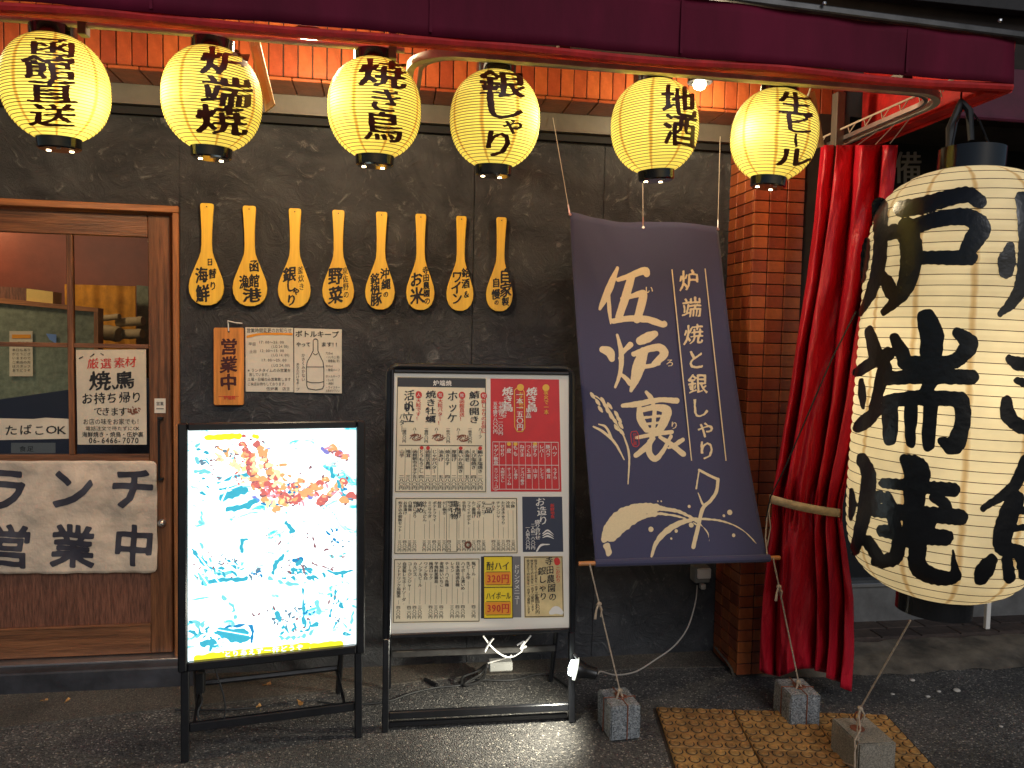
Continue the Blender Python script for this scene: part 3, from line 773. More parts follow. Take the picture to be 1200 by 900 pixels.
# big lantern
YB = 2.2
ct = at(1137, 204, YB); cb = at(1095, 694, YB); cB = (ct+cb)/2; axb = (ct-cb)/np.linalg.norm(ct-cb); hB = np.linalg.norm(ct-cb)/2
RB, aB, pB = .284, .42, 8.0
bl = thing('large_paper_lantern', 'large cream lantern with huge black brush characters at the right edge', 'lantern', cb)
rotm = np.array(Vector((0, 0, 1)).rotation_difference(Vector(axb)).to_matrix())
def tilt(P): return [cB+rotm@np.asarray(p, float) for p in P]
nr = 43
def rB(v): return RB*math.sqrt(max(1e-5, 1-(1-aB*aB)*abs(v)**pB))
prof = []
for i in range(nr):
    for q in (0, .33, .67):
        v = -1+2*(i+q)/nr; prof.append((rB(v)+(.0022 if q else -.0015), v*hB))
prof.append((rB(1), hB))
b = MB().lathe(prof, (0, 0, 0), 96, cap=False); b.v = [tuple(p) for p in tilt(b.v)]; b.build('paper_shade', 'lantern_cream', bl, autosm=80)
for i in range(1, nr):
    v = -1+2*i/nr; r = rB(v)-.0004
    b = MB().tube(tilt([(r*math.cos(u), r*math.sin(u), v*hB) for u in np.linspace(0, 2*math.pi, 64, endpoint=False)]), .0011, 4, closed=True)
    b.build('rib', 'ink_brown', bl)
r1 = .112
b = MB().lathe([(r1*.2, -hB-.062), (r1, -hB-.062), (r1, -hB+.002), (rB(1)+.002, -hB+.004), (rB(1)-.02, -hB+.012)], (0, 0, 0), 48); b.v = [tuple(p) for p in tilt(b.v)]; b.build('bottom_ring', 'gloss_black', bl)
b = MB().lathe([(rB(1)-.02, hB-.012), (rB(1)+.002, hB-.004), (r1*.86, hB+.004), (r1*.86, hB+.075), (r1*.2, hB+.077)], (0, 0, 0), 48); b.v = [tuple(p) for p in tilt(b.v)]; b.build('top_ring', 'gloss_black', bl)
l = bpy.data.lights.new('big_lantern_bulb_light', 'POINT'); l.energy = 2.2; l.color = (1, .86, .6); l.shadow_soft_size = .03
lo = bpy.data.objects.new('big_lantern_bulb_light', l); COL.objects.link(lo); lo.parent = bl; lo.location = tuple(cB-cb)
tp = cB+rotm@np.array([0, 0, hB+.075])
b = MB(); hk = at(1130, 120, 2.28)
b.tube([tp+np.array([-.075, 0, -.01]), tp+np.array([-.06, 0, .08]), hk], .0035, 6); b.tube([tp+np.array([.075, 0, -.01]), tp+np.array([.02, 0, .09]), hk], .0035, 6)
b.build('wire_hoop', 'gloss_black', bl)
s0 = at(1112, 190, 2.24); s1 = at(1114, 150, 2.24); s2 = at(1126, 118, 2.26); s3 = at(1136, 130, 2.24); s4 = at(1138, 165, 2.22)
b = MB(); b.tube([s0, s1, s2], [.009, .014, .008], 8); b.tube([s2, s3, s4], [.008, .012, .009], 8); b.tube([s2, at(1127, 105, 2.3)], .003, 6)
b.build('cloth_tie', 'rubber', bl)
mpB = surf_rev(cB, RB, hB, aB, pB, axb)
pr = Print()
ro_ = [[(1016, 282, 6), (1014, 300, 9), (1011, 329, 5)],
 [(1031, 241, 16), (1032, 280, 14), (1029, 315, 14), (1020, 345, 11), (1008, 368, 5)],
 [(1048, 271, 15), (1038, 277, 10), (1031, 284, 7)], [(1032, 322, 10), (1040, 332, 14), (1043, 343, 12)],
 [(1056, 245, 16), (1080, 241, 17), (1130, 228, 16), (1148, 236, 14)],
 [(1054, 272, 14), (1095, 258, 16), (1132, 254, 17), (1149, 266, 20), (1142, 280, 20), (1130, 300, 14)],
 [(1075, 302, 13), (1110, 302, 14), (1137, 302, 15)],
 [(1064, 268, 22), (1068, 300, 22), (1060, 338, 17), (1036, 366, 7)]]
ta_ = [[(1019, 388, 10), (1022, 400, 13), (1027, 416, 15)], [(1005, 436, 10), (1024, 424, 12), (1041, 415, 14)],
 [(1009, 446, 5), (1010, 460, 8), (1012, 478, 4)], [(1037, 430, 14), (1031, 452, 12), (1024, 478, 10)], [(1003, 502, 8), (1014, 494, 15), (1035, 476, 7)],
 [(1086, 374, 20), (1092, 395, 24), (1090, 426, 20)], [(1048, 396, 10), (1056, 412, 15), (1062, 425, 14)], [(1060, 425, 14), (1090, 427, 16), (1118, 424, 14)], [(1122, 390, 11), (1136, 404, 18), (1120, 424, 13)],
 [(1036, 444, 13), (1080, 441, 15), (1138, 442, 15)], [(1090, 448, 14), (1084, 462, 12)], [(1040, 470, 13), (1080, 466, 15), (1126, 468, 15)],
 [(1044, 472, 15), (1043, 492, 16), (1043, 514, 14)], [(1068, 474, 13), (1067, 495, 13), (1067, 519, 10)], [(1091, 474, 14), (1089, 498, 14), (1088, 522, 12)], [(1127, 470, 16), (1128, 495, 16), (1118, 522, 18), (1104, 517, 9)]]
ya_ = [[(998, 574, 4), (999, 590, 8), (997, 608, 4)], [(1010, 538, 12), (1018, 558, 15), (1013, 600, 15), (1002, 645, 10)], [(1030, 582, 13), (1020, 592, 10), (1016, 600, 8)], [(1016, 634, 12), (1026, 648, 13), (1034, 660, 11)],
 [(1060, 538, 10), (1074, 552, 26), (1072, 580, 22), (1068, 632, 18)], [(1036, 566, 10), (1075, 570, 12), (1117, 574, 14)], [(1039, 583, 12), (1045, 594, 12)], [(1094, 583, 9), (1106, 590, 12), (1110, 600, 12)],
 [(1026, 598, 14), (1075, 602, 16), (1125, 606, 16)], [(1034, 622, 12), (1072, 628, 16), (1108, 630, 16)], [(1045, 600, 14), (1050, 622, 12)], [(1092, 606, 14), (1086, 624, 12)],
 [(1054, 634, 14), (1048, 654, 15), (1026, 658, 10)], [(1076, 636, 17), (1076, 664, 18), (1096, 676, 16), (1119, 676, 12), (1118, 662, 7), (1117, 645, 2)]]
r2_ = [[(1184, 288, 8), (1180, 306, 18), (1179, 318, 14)], [(1198, 232, 14), (1203, 280, 16), (1198, 330, 14), (1188, 352, 12), (1172, 368, 6)], [(1215, 240, 14), (1240, 236, 14)],
 [(1183, 421, 9), (1196, 427, 14), (1220, 424, 12)], [(1180, 470, 11), (1181, 486, 15), (1196, 500, 14), (1215, 505, 10)], [(1192, 446, 7), (1204, 450, 9)],
 [(1202, 540, 12), (1188, 570, 12), (1152, 596, 6)], [(1190, 585, 18), (1180, 610, 20), (1175, 640, 18), (1200, 648, 12)], [(1185, 600, 7), (1215, 597, 7)], [(1185, 620, 7), (1215, 616, 7)],
 [(1162, 656, 12), (1154, 668, 18), (1149, 678, 13)], [(1180, 656, 11), (1183, 677, 12)], [(1196, 655, 10), (1200, 674, 11)]]
for i, S_ in enumerate((ro_, ta_, ya_, r2_[:3], r2_[3:6], r2_[6:])):
    S_ = [[(x_, y_, w_*1.2) for x_, y_, w_ in q_] for q_ in S_]
    pr = Print(); pr.brush(S_, step=1.3, rough=.22, seed=i+2); pr.build('character', 'ink_gloss', mpB, bl, lift0=.0042, stuff=False)

# wooden tags hanging near lanterns
def slab(name, pts, Y, th, m, label, cat, loc=None, slope=0.0, group=None):
    P = [at(x, y, Y+slope*i) for i, (x, y) in enumerate(pts)]
    return tag(MB().prism(P, (0, th, 0)).build(name, m, None, loc=P[-1], ), label, cat, group)
wt = thing('wooden_tag', 'long weathered wooden tag hanging beside the second lantern', 'tag', at(306, 60, 2.45))
P = [at(x, y, 2.45) for x, y in ((291, 47), (303, 43), (322, 122), (311, 131))]; MB().prism(P, (0, .012, 0)).build('board', 'pale_wood', wt)
P = [at(x, y, 2.447) for x, y in ((295, 55), (301, 53), (317, 118), (312, 122))]; MB().prism(P, (0, .002, 0)).build('inner_panel', 'dowel_wood', wt)
MB().tube([at(297, 36, 2.44), at(298, 50, 2.44)], .0012, 5).build('string', 'wire', wt)
wt = thing('wooden_tag', 'wooden framed tag hanging behind the rightmost small lantern', 'tag', at(955, 115, 2.5))
P = [at(x, y, 2.5) for x, y in ((928, 120), (955, 106), (966, 170), (940, 182))]; MB().prism(P, (0, .012, 0)).build('board', 'pale_wood', wt)
P = [at(x, y, 2.497) for x, y in ((934, 124), (951, 114), (961, 167), (944, 175))]; MB().prism(P, (0, .002, 0)).build('inner_panel', 'dowel_wood', wt)
MB().tube([at(948, 88, 2.4), at(951, 100, 2.42), at(947, 112, 2.49)], .003, 6).build('string', 'white_plastic', wt)

# ================================================================== LAMPS UNDER THE AWNING
def under_lamp(px, py, Y, label, power, r=.03, col=(1, .80, .50)):
    c = at(px, py, Y)
    t = thing('awning_lamp', label, 'lamp', c)
    MB().lathe([(.045, .02), (.048, .0), (.040, -.004), (.038, .012), (.004, .018)], c, 24, cap=False).build('shade', 'plastic_black', t)
    MB().lathe([(.004, .012), (.020, .008), (.026, -.006), (.020, -.020), (.004, -.028)], c, 16).build('bulb', 'bulb', t)
    MB().tube([c+np.array([0, 0, .015]), c+np.array([0, .02, .12])], .006, 6).build('arm', 'steel_dark', t)
    l = bpy.data.lights.new('awning_lamp_light', 'POINT'); l.energy = power; l.color = col; l.shadow_soft_size = r
    lo = bpy.data.objects.new('awning_lamp_light', l); COL.objects.link(lo); lo.parent = t; lo.location = (0, -.02, -.055)
    return t
under_lamp(362, 43, 2.62, 'small dark lamp under the awning between the second and third lantern', 19)
under_lamp(820, 97, 2.86, 'lit bulb near the tiles behind the 地酒 lantern', 9)
under_lamp(-60, 30, 2.62, 'added unseen lamp under the awning beyond the far left', 8)  # added lamp out of view, brightens the left end under the awning

# ================================================================== DOOR
dr = thing('sliding_door', 'wooden sliding door with glass panes and a paper lunch sign across it', 'door', (XD1-.4, YW, ZD0))
YD = YW+.02
def X(px, py=400, Y=YD): return float(at(px, py, Y)[0])
def Z(py, px=100, Y=YD): return float(at(px, py, Y)[2])
xF0 = X(204, 500, YW); 
# outer frame (jamb and head)
fr_ = thing('door_frame', 'brown wooden frame around the sliding door', 'door frame', (XD1, YW, ZD0))
b = MB(); b.box((xF0, YW-.012, ZD0), (XD1, YW+.10, ZD1-.0275), .003); b.build('jamb', 'door_frame_wood', fr_)
b = MB(); b.box((XD0, YW-.0125, ZD1-.027), (XD1, YW+.10, ZD1), .003); b.build('head', 'door_frame_wood_h', fr_)
xs0, xs1 = X(174), X(200)               # right stile
zT1, zT0 = Z(250, 100), Z(275, 100)      # top rail
zM = Z(405); zG0 = Z(533); zP0 = Z(735); zBm = Z(768)
b = MB(); b.box((xs0, YD, ZD0+.008), (xs1, YD+.035, ZD1-.035), .003); b.build('stile', 'door_wood', dr)
xL = -2.2
b = MB(); b.box((xL, YD+.001, zT0), (xs0-.001, YD+.033, ZD1-.035), .002); b.build('top_rail', 'door_wood_h', dr)
b = MB(); b.box((xL, YD+.001, Z(541)), (xs0-.001, YD+.033, zG0), .002); b.build('middle_rail', 'door_wood_h', dr)
b = MB(); b.box((xL, YD+.001, ZD0+.008), (xs0-.001, YD+.033, zP0), .002); b.build('bottom_rail', 'door_wood_h', dr)
xm = X(82)
b = MB(); b.box((xm-.011, YD+.003, zG0+.0005), (xm+.011, YD+.028, zT0-.0005), .002); b.build('mullion', 'door_wood', dr)
for a_, c_ in ((xL, xm-.0115), (xm+.0115, xs0-.001)):
    b = MB(); b.box((a_, YD+.004, zM-.009), (c_, YD+.027, zM+.009), .002); b.build('glazing_bar', 'door_wood_h', dr)
b = MB(); b.box((xL, YD+.012, zP0+.001), (xs0-.001, YD+.022, Z(541)-.001)); b.build('lower_panel', 'panel_wood', dr)
b = MB(); b.box((xL, YD-.004, zP0-.004), (xs0-.0, YD+.010, zP0+.006), .002); b.build('moulding', 'door_wood_h', dr)
for (xa, xb) in ((xL, xm-.0115), (xm+.0115, xs0-.001)):
    for (za, zb_) in ((zG0+.0005, zM-.0095), (zM+.0095, zT0-.0005)):
        b = MB(); b.box((xa, YD+.015, za), (xb, YD+.018, zb_)); b.build('glass_pane', 'window_glass', dr)
b = MB(); hx = X(187); b.tube([(hx, YD-.02, Z(492, 187)), (hx, YD-.02, Z(560, 187))], .0045, 8)
b.box((hx-.006, YD-.02, Z(490, 187)-.004), (hx+.014, YD-.0005, Z(490, 187)+.006), .001); b.box((hx-.006, YD-.02, Z(561, 187)-.004), (hx+.014, YD-.0005, Z(561, 187)+.006), .001)
b.build('handle', 'plastic_black', dr)
kx, kz = X(190, 613), Z(613, 190)
b = MB(); b.tube([(kx, YD-.0005, kz), (kx, YD-.006, kz), (kx, YD-.012, kz), (kx, YD-.02, kz)], [.017, .017, .014, .004], 20); b.build('lock_knob', 'aluminium', dr)
b = MB(); b.prism([at(x, y, YD-.002) for x, y in ((181, 467), (194, 467), (194, 484), (181, 484))], (0, .0015, 0))
stk = tag(b.build('sticker', 'paper_white', None, loc=at(187, 484, YD-.002)), 'small pale sticker on the door stile above the handle', 'sticker')
pr = Print(); pr.horiz('営業', 183, 473, 192, 5); pr.line((183, 479), (192, 479), .8); pr.build('lettering', 'ink', wallY(YD-.002), stk, lift0=.0006)
# threshold and step
b = MB(); b.box((XD0, YW-.03, ZD0-.006), (XD1+.0, YW+.10, ZD0+.002), .001); b.build('threshold', 'aluminium', fr_)
b = MB(); b.box((XD0-.5, 3.205, 0.008), (at(232, 780, 3.2)[0], YW-.0005, ZD0-.0065), .006)
tag(b.build('door_step', 'step_paint', None, loc=(-1.2, 3.2, 0)), 'low dark painted step below the wooden door', 'step')

# interior seen through the panes
rm = thing('shop_interior', 'red-brown interior wall and floor seen through the door panes', 'room', (-1.6, 4.5, ZD0))
b = MB(); b.box((-3.2, 5.2, 0), (.6, 5.25, 2.6)); mat('inner_wall', (.17, .034, .016), .55, var=.35, vscale=2.5, bump=.1); b.build('back_wall', 'inner_wall', rm)
b = MB(); b.box((-3.2, YW+.3, 2.55), (.6, 5.2, 2.6)); b.build('ceiling', 'dark_wall', rm)
b = MB(); b.box((-3.2, YW+.12, .0), (.6, 5.2, .045)); b.build('floor', 'dark_wall', rm)
b = MB(); b.box((-.35, YW+.2, 0), (-.3, 5.2, 2.6)); b.build('side_wall', 'inner_wall', rm)
b = MB(); b.box((-3.2, YW+.15, 0), (-3.15, 5.2, 2.6)); b.build('far_side_wall', 'inner_wall', rm)
l = bpy.data.lights.new('interior_lamp_light', 'POINT'); l.energy = 24; l.color = (1, .74, .46); l.shadow_soft_size = .08
lo = bpy.data.objects.new('interior_lamp_light', l); COL.objects.link(lo); lo.location = (-2.15, 3.75, 2.15)
l = bpy.data.lights.new('interior_wall_light', 'POINT'); l.energy = 9; l.color = (1, .62, .30); l.shadow_soft_size = .05
lo = bpy.data.objects.new('interior_wall_light', l); COL.objects.link(lo); lo.location = (-2.55, 4.95, 2.2)
# partition
mat('partition', (.17, .19, .13), .7, var=.3, vscale=30, bump=.2)
Yp = 4.0
pt = thing('counter_partition', 'grey-green partition with brown wooden cap behind the door glass', 'partition', at(60, 450, Yp))
P = [at(x, y, Yp) for x, y in ((-120, 344), (113, 365), (113, 500), (-120, 500))]; MB().prism(P, (0, .05, 0)).build('panel', 'partition', pt)
P = [at(x, y, Yp-.01) for x, y in ((-120, 337), (115, 361), (115, 366), (-120, 344))]; MB().prism(P, (0, .07, 0)).build('cap', 'door_frame_wood_h', pt)
P = [at(x, y, Yp-.01) for x, y in ((110, 366), (115, 366), (115, 520), (110, 520))]; MB().prism(P, (0, .07, 0)).build('end_post', 'door_frame_wood', pt)
P = [at(x, y, Yp-.12) for x, y in ((-120, 485), (200, 440), (200, 640), (-120, 640))]; MB().prism(P, (0, .1, 0)).build('lower_panel', 'menu_navy', pt)
bx = thing('wooden_box', 'yellow-fronted wooden box on top of the partition behind the glass', 'box', at(40, 358, Yp+.02))
mat('box_yellow', (.75, .50, .14), .6, var=.1)
P = [at(x, y, Yp-.0) for x, y in ((31, 338), (62, 342), (62, 359), (31, 357))]; MB().prism(P, (0, .10, 0)).build('front', 'box_yellow', bx)
P = [at(x, y, Yp+.004) for x, y in ((-30, 334), (30.6, 337.5), (30.6, 356), (-30, 350))]; MB().prism(P, (0, .10, 0)).build('side', 'panel_wood', bx)
# mustard noren inside
mat('mustard_cloth', (.62, .26, .015), .8, var=.2, vscale=20, bump=.3, translucent=.2)
q0 = at(76, 333, 4.7); q1 = at(159, 334, 4.7); zl = at(100, 430, 4.7)[2]
G = [[(xx, 4.7+.007*math.sin(xx*46)+.004*math.sin(xx*101+1), q0[2]+(zl-q0[2])*t) for xx in np.linspace(q0[0], q1[0], 60)] for t in np.linspace(0, 1, 6)]
tag(MB().grid(G).build('noren_curtain', 'mustard_cloth', None, loc=(q0[0], 4.7, zl), solid=.004), 'mustard yellow cloth curtain hanging inside the shop', 'curtain')
P = [at(x, y, 4.9) for x, y in ((160, 334), (178, 336), (178, 470), (160, 470))]
tag(MB().prism(P, (0, .06, 0)).build('grey_cabinet', 'partition', None, loc=P[3]), 'narrow grey cabinet beside the mustard curtain indoors', 'cabinet')
mat('canvas', (.30, .22, .12), .8, var=.2, bump=.3)
for pts, r, lab in (([(112, 374), (140, 371)], .016, 'thin rolled canvas on the stack behind the glass, upper left roll'), ([(138, 378), (168, 376)], .024, 'pale rolled canvas on top of the pile behind the right pane'), ([(113, 388), (140, 392)], .040, 'wide brown canvas bundle low in the pile behind the glass'), ([(137, 392), (167, 391)], .026, 'brown canvas roll lowest right in the pile behind the glass')):
    a_ = at(*pts[0], 4.3); c_ = at(*pts[1], 4.25); n_ = 8
    tag(MB().tube([a_+(c_-a_)*i/n_ for i in range(n_+1)], [r*(.92 if i in (0, n_) else 1+.05*math.sin(i*2)) for i in range(n_+1)], 14).build('canvas_roll', 'canvas', None, loc=a_), lab, 'roll', 'rolled canvases indoors')
# interior note on partition, blue leaflet
def sheet(name, pts, Y, m, label, cat, parent=None, th=.0012, group=None, mapper=None):
    """thin paper sheet with its own thickness on plane Y"""
    mpp = mapper or wallY(Y); W = mpp(np.array(pts, float), 0.0)
    nrm = np.cross(W[1]-W[0], W[2]-W[1]); nrm /= np.linalg.norm(nrm); nrm = nrm*(1 if nrm[1] > 0 else -1)
    o = MB().prism(list(W), nrm*th).build(name, m, parent, loc=W[-1] if parent is None else None)
    if parent is None: tag(o, label, cat, group)
    return o
s_ = sheet('paper_note', [(11, 388), (38, 388), (38.5, 441), (11, 441)], Yp-.006, 'paper', 'narrow handwritten note with orange heading on the inside partition', 'note')
pr = Print(); pr.rect(14, 392, 36, 396.5); pr.build('heading_bar', 'menu_orange', wallY(Yp-.006), s_, lift0=.001)
pr = Print(); pr.horiz('お知らせ', 16, 402, 34, 4)
for i, tx in enumerate(('本日もあり', 'がとうござ', 'いますので', 'ご来店の方', 'はスタッフ', 'までどうぞ')): pr.horiz(tx, 14, 410+i*4.8, 36, 3.6)
pr.build('lettering', 'ink', wallY(Yp-.006), s_, lift0=.001)
mat('blue_leaflet', (.16, .28, .60), .5, var=.2)
sheet('blue_leaflet', [(54, 391), (66, 392), (66, 403), (58, 398)], Yp-.006, 'blue_leaflet', 'tiny blue leaflet stuck on the partition behind the glass', 'leaflet')

# ---- papers on the door
yq = YD+.010
s_ = sheet('smoking_note', [(-14, 490), (39, 491), (53, 489.5), (82, 491), (82, 514), (-14, 516)], yq, 'paper', 'strip of paper reading たばこOK inside the lower left pane', 'note')
pr = Print()
for i, ch in enumerate('たばこOK'):
    pr.char(ch, (13, 30, 46, 58, 71)[i], 504-.6*(i % 2), (16, 15, 14, 17, 17)[i], 13 if i < 3 else 13, bold=.012, slant=.05)
pr.build('lettering', 'ink', wallY(yq), s_, lift0=.001)
s_ = sheet('dark_label', [(13, 519), (65, 519), (65, 531), (13, 531)], YD+.0205, 'menu_grey', 'dark translucent label at the bottom of the left pane', 'label')
pr = Print(); pr.horiz('食足', 22, 526, 40, 7); pr.build('lettering', 'ink', wallY(YD+.0205), s_, lift0=.001)
s_ = sheet('takeaway_poster', [(89, 410), (171, 409.5), (172, 521), (91, 521)], YD+.001, 'paper', 'cream takeaway yakitori poster with phone number in the right pane', 'poster')
pm = wallY(YD+.001)
pr = Print()
for i, ch in enumerate('厳選素材'): pr.bglyph(ch, (109, 124, 140, 153)[i], (426, 426, 425, 424)[i], 14, 13, bold=.0, nib=(.012, 0), res=34, slant=.05, seed=i)
pr.build('red_heading', 'red_print', pm, s_, lift0=.001)
pr = Print()
pr.bglyph('焼', 117, 446, 26, 24, bold=.012, nib=(.012, .01), slant=.06, seed=4); pr.bglyph('鳥', 146, 445, 25, 22, bold=.012, nib=(.012, .01), slant=.06, seed=5); pr.brush([[(132, 452, 2), (134, 455, 3)]], step=.5)
for i, ch in enumerate('お持ち帰り'): pr.bglyph(ch, (102, 117, 131, 146, 160)[i], 467-.5*i, 14, 14, bold=.005, nib=(.012, 0), res=34, seed=i+1)
for i, ch in enumerate('できます'): pr.bglyph(ch, (115, 124, 134, 144)[i], 482, 11, 11, bold=.0, nib=(.014, 0), res=30, seed=i+2)
pr.horiz('お店の味をお家でも！', 97, 494, 167, 7.5); pr.horiz('電話注文で待たずにOK', 100, 502, 163, 5.5)
pr.horiz('海鮮焼き・焼鳥・伍炉裏', 96, 509, 168, 6.5, bold=.012)
pr.horiz('06-6466-7070', 104, 516, 163, 9.5, bold=.015)
pr.brush([[(93, 420, 1.2), (97, 418, 1)], [(106, 418, 1), (110, 415, 1.4)], [(118, 414, 1), (121, 416, 1.4)]], step=.4)
pr.build('lettering', 'ink', pm, s_, lift0=.001)
pr = Print()
for i in range(26): a_ = random.uniform(0, 6.28); r_ = random.uniform(0, 1)**.5; pr.brush([[(157+8*r_*math.cos(a_), 481+4.5*r_*math.sin(a_), random.uniform(1, 2.4)), (158+8*r_*math.cos(a_), 482+4.5*r_*math.sin(a_), 1)]], step=.5, seed=i)
pr.build('skewer_drawing', 'rust', pm, s_, lift0=.001)
# big lunch sign
def lunch_map(P, lift=0.0):
    P = np.asarray(P, float); W = wallY(YD-.010)(P, np.zeros(len(P)))
    wv = .0035*np.sin(W[:, 0]*38+W[:, 2]*9)+.003*np.sin(W[:, 2]*31+W[:, 0]*17)+.002*np.sin(W[:, 0]*83-W[:, 2]*60)
    W[:, 1] += wv-lift; return W
pts = []
x0_, x1_, y0_, y1_ = -60, 184, 540, 671
nu, nv = 70, 36; G = []
for j in range(nv+1):
    row = []
    for i in range(nu+1):
        u, v = i/nu, j/nv; px = x0_+(x1_-x0_)*u; py = y0_+(y1_-y0_)*v+(2.0 if v > .5 else 0)*(1-u)
        # rounded right corners
        cx, cy, rr = x1_-6, (y0_+6 if v < .5 else y1_-6), 6
        if px > cx and (py < y0_+6 or py > y1_-6):
            d = math.hypot(px-cx, py-cy)
            if d > rr: px = cx+(px-cx)*rr/d; py = cy+(py-cy)*rr/d
        row.append((px, py))
    G.append(row)
flat = np.array([p for r in G for p in r]); W = lunch_map(flat)
b = MB(); b.add(W, [(j*(nu+1)+i, j*(nu+1)+i+1, (j+1)*(nu+1)+i+1, (j+1)*(nu+1)+i) for j in range(nv) for i in range(nu)]); b.smooth = True
s_ = b.build('lunch_sign', 'wrinkled_paper', None, loc=at(60, 671, YD), solid=.0008, autosm=80)
tag(s_, 'large crumpled paper sign reading ランチ営業中 taped across the door', 'sign')
pr = Print(); K = dict(bold=.028, nib=(.0, .0), slant=0, rough=.15, res=56)
for ch, x_, y_, a_, c_ in (('ラ', 6, 573, 58, 56), ('ン', 84, 573, 56, 54), ('チ', 156, 572, 54, 54), ('営', 12, 640, 50, 52), ('業', 86, 640, 53, 52), ('中', 157, 639, 50, 50)):
    pr = Print(); pr.bglyph(ch, x_, y_, a_, c_, **K); pr.build('character', 'paint_grey', lunch_map, s_, lift0=.0022, stuff=False)

# ================================================================== RICE PADDLES
YPd = YW-.020
pc = [(241, 238, 358, 40), (293, 241, 359, 40), (345, 244, 361, 38.5), (397, 246, 362, 38), (446, 248, 363, 36), (494, 250.5, 363.5, 35), (540.5, 253, 364.5, 34), (587, 254.5, 365, 34)]
ptx = [('海鮮', '日替り', '海鮮 with 日替り'), ('漁', '函館', '函館漁港'), ('銀しゃり', '釜炊き', '銀しゃり'), ('野菜', '泉佐野の', '野菜'), ('銘柄豚', '沖縄の', '銘柄豚'), ('お米', '寺田農園の', '寺田農園のお米'), ('ワイン', '銘酒＆', 'ワイン'), ('自慢の', '自家製', '自慢の自家製')]
PL, PWd = .412, .0685
def paddle_outline(L=PL, W_=PWd, n=14):
    # half outline from top: (halfwidth, z from top)
    H_ = [(.0, 0), (.018, .0), (.0245, .003), (.0262, .012), (.0235, .05), (.0205, .11), (.0200, .165), (.0225, .195), (.0310, .222), (.043, .252), (.054, .280), (.064, .308), (.0685, .336), (.0655, .362), (.0560, .385), (.0390, .402), (.018, .411), (0, .412)]
    H_ = [(a*W_/.0685, b_) for a, b_ in H_]
    return [(a, -b_) for a, b_ in H_]+[(-a, -b_) for a, b_ in H_[-2:0:-1]]
